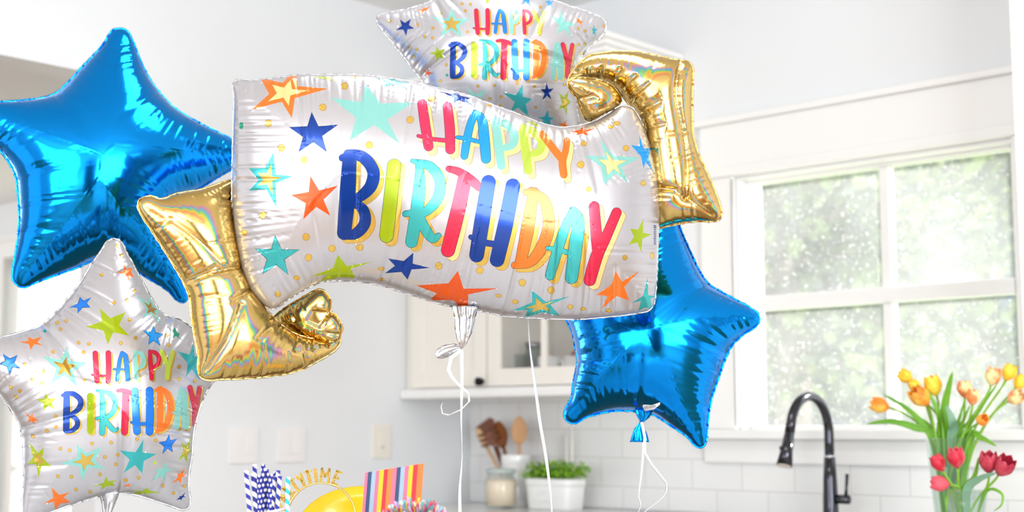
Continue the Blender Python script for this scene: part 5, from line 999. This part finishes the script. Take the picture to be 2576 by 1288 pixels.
# gold glitter headband with upright letters
hd_ = 2.62; hk = hd_/FPX; hc = at_depth(808, 1302, hd_)
def glit():
    m = mat('gold_glitter', 'D9B248', .35, .8); nt = m.node_tree; p = nt.nodes['Principled BSDF']; v = nt.nodes.new('ShaderNodeTexVoronoi'); v.inputs['Scale'].default_value = 900; t = nt.nodes.new('ShaderNodeTexCoord'); nt.links.new(t.outputs['Object'], v.inputs['Vector'])
    mx = nt.nodes.new('ShaderNodeMix'); mx.data_type = 'RGBA'; mx.inputs[6].default_value = srgb('7A5614'); mx.inputs[7].default_value = srgb('DDBB5C'); nt.links.new(v.outputs['Color'], mx.inputs[0]); nt.links.new(mx.outputs[2], p.inputs['Base Color'])
    b = nt.nodes.new('ShaderNodeBump'); b.inputs['Strength'].default_value = .6; b.inputs['Distance'].default_value = .001; nt.links.new(v.outputs['Distance'], b.inputs['Height']); nt.links.new(b.outputs[0], p.inputs['Normal']); return m
M_glit = glit(); M_hb = mat('gold_headband_metal', 'E4C67E', .2, 1)
t = thing('party_headband', 'gold glitter PARTYTIME headband standing behind the straws', 'headband', (hc.x, hc.y, IZ))
mb = MB(); pts = []
for i in range(61):
    a = math.radians(200-220*i/60); r = 85*hk; q = hc+RIGHT*r*math.cos(a)+V(0, 0, 1)*r*math.sin(a)*1.0
    if i in (0, 60): pass
    pts.append(q)
pts = [V(pts[0].x, pts[0].y, IZ+.004)+RIGHT*.004]+pts+[V(pts[-1].x, pts[-1].y, IZ+.004)-RIGHT*.004]
vs = []
for q in pts: vs += [q-HF*.005, q+HF*.005]
mb.add(vs, [(2*i, 2*i+1, 2*i+3, 2*i+2) for i in range(len(pts)-1)]); mb.build('band', M_hb, t, smooth=True, solid=.003)
def solid_strokes(polys, to3, depthv):
    mb = MB()
    for P in polys:
        A = [to3(x, y) for x, y in P]; n = len(A); c = sum(A, Vector())/n
        vs, es, fs, *_ = delaunay_2d_cdt([Vector(p) for p in P], [], [list(range(n))], 1, 1e-6, False)
        T3 = [to3(v[0], v[1]) for v in vs]; k = len(T3); mb.add([p-depthv for p in T3]+[p+depthv for p in T3], [tuple(f) for f in fs]+[tuple(i+k for i in reversed(f)) for f in fs])
        mb.add([p-depthv for p in A]+[p+depthv for p in A], [(i, (i+1) % n, n+(i+1) % n, n+i) for i in range(n)])
    return mb
for ch, ang in zip('PARTYTIME', (-76, -64, -52, -40.5, -29, -18, -8.5, 4.5, 21)):
    a = math.radians(ang); up = np.array([math.sin(a), -math.cos(a)]); rt = np.array([math.cos(a), math.sin(a)]); c0 = np.array([808, 1302])+up*86; h = 36; w = {'I': 9, 'M': 26, 'T': 19}.get(ch, 18)
    ps = glyph(ch, c0-rt*w/2+up*h, rt*w, -up*h, wf=1.35)
    def t3(x, y): return hc+RIGHT*((x-808)*hk)+V(0, 0, 1)*((1302-y)*hk)
    solid_strokes(ps, t3, HF*.0012).build('letter_'+ch.lower(), M_glit, t)
# yellow plate leaning
yc = at_depth(905, 1338, 2.70); Yn = (-HF+V(0, 0, .55)+RIGHT*.05).normalized(); Yr = ZUP.cross(Yn).normalized(); Yu = Yn.cross(Yr)
mb = MB(); n = 64; prof = [(0, -.018), (.055, -.018), (.07, -.014), (.085, -.002), (.116, .004), (.118, .003), (.116, .0015), (.085, -.005), (.069, -.017), (.054, -.021), (0, -.021)]
kk = 2.70/FPX; sc = 158*kk/.118
vs = [yc+Yr*r*sc*math.cos(2*math.pi*k/n)+Yu*r*sc*.78*math.sin(2*math.pi*k/n)+Yn*z for r, z in prof for k in range(n)]
mb.add(vs, [(i*n+k, i*n+(k+1) % n, (i+1)*n+(k+1) % n, (i+1)*n+k) for i in range(len(prof)-1) for k in range(n)]); o = mb.build('yellow_plate', mat('yellow_gloss', 'EDBE00', .25, coat=.3), None, origin=(yc.x, yc.y, IZ), smooth=True)
tag(o, 'glossy bright yellow plate standing on edge between headband and striped card', 'plate')
# striped card
SC = ['E8708E', '3A4A6E', '94B0C2', 'E8708E', 'E8BC28', 'DE343E', 'FA7F3E', 'E8708E', '3A4A6E', '94B0C2', 'E8708E', 'E8BC28', 'DE343E', 'EE7A3C']
SW = [.75, 1, 1, .95, 1.1, 1, 1.2, 1.0, 1, 1, 1, 1.05, 1.1, 1.15]; tot = sum(SW)
TL, TR, BR, BL = [at_depth(x, y, d) for x, y, d in ((920, 1189, 2.46), (1065, 1166, 2.38), (1043, 1470, 2.38), (897, 1480, 2.46))]
mb = MB(); acc = 0; nn = (TR-TL).cross(BL-TL).normalized()*.0015
for i, w_ in enumerate(SW):
    u0, u1 = acc/tot, (acc+w_)/tot; acc += w_
    a, b, c_, d_ = TL.lerp(TR, u0), TL.lerp(TR, u1), BL.lerp(BR, u1), BL.lerp(BR, u0); vs = [a, b, c_, d_]
    mb.add([p-nn for p in vs]+[p+nn for p in vs], [(0, 1, 2, 3), (7, 6, 5, 4), (0, 4, 5, 1), (2, 6, 7, 3), (1, 5, 6, 2), (3, 7, 4, 0)], i)
o = mb.build('striped_card', [mat('card_colour_%s' % c, c, .6) for c in SC], None, origin=(BL.x, BL.y, IZ)); tag(o, 'upright card with pink, navy, yellow, red and orange stripes on the island', 'card')
# tinsel party blower
tn = thing('tinsel_pompom', 'multicoloured metallic tinsel tuft in front of the striped card', 'pompom', tuple(at_depth(1040, 1330, 2.30)))
mb = MB(); cols = [mat('tinsel_'+n_, c, .25, .6) for n_, c in (('yellow', 'F4D030'), ('pink', 'E86AA0'), ('lilac', 'C8B4E0'), ('red', 'D83A4A'), ('silver', 'E4E4E8'), ('teal', '5AC0C8'))]; r = random.Random(5)
tc0 = at_depth(1042, 1345, 2.30)
for i in range(1300):
    u = r.uniform(-1, 1); base = tc0+RIGHT*u*.034; a = r.gauss(0, .5)+u*.75; d = (RIGHT*math.sin(a)+V(0, 0, 1)*math.cos(a)*.85-HF*r.gauss(.1, .5)).normalized(); L = r.uniform(.030, .064)*(1-.3*abs(u)); s = d.cross(HF).normalized()*r.uniform(.0006, .0014)
    tw = d.orthogonal()*.003*r.gauss(0, 1); p1 = base+d*L*.5+tw; p2 = base+d*L
    mb.add([base-s, base+s, p1+s, p1-s, p2+s, p2-s], [(0, 1, 2, 3), (3, 2, 4, 5)], r.randrange(6))
o = mb.build('tinsel_strips', cols, tn); o['kind'] = 'stuff'
MB().tube([tc0-RIGHT*.04, tc0+RIGHT*.04], .008, 10).build('core', M_white, tn); MB().tube([tc0-V(0, 0, .006), V(tc0.x, tc0.y, IZ+.001)], .006, 10).build('stick', M_white, tn)
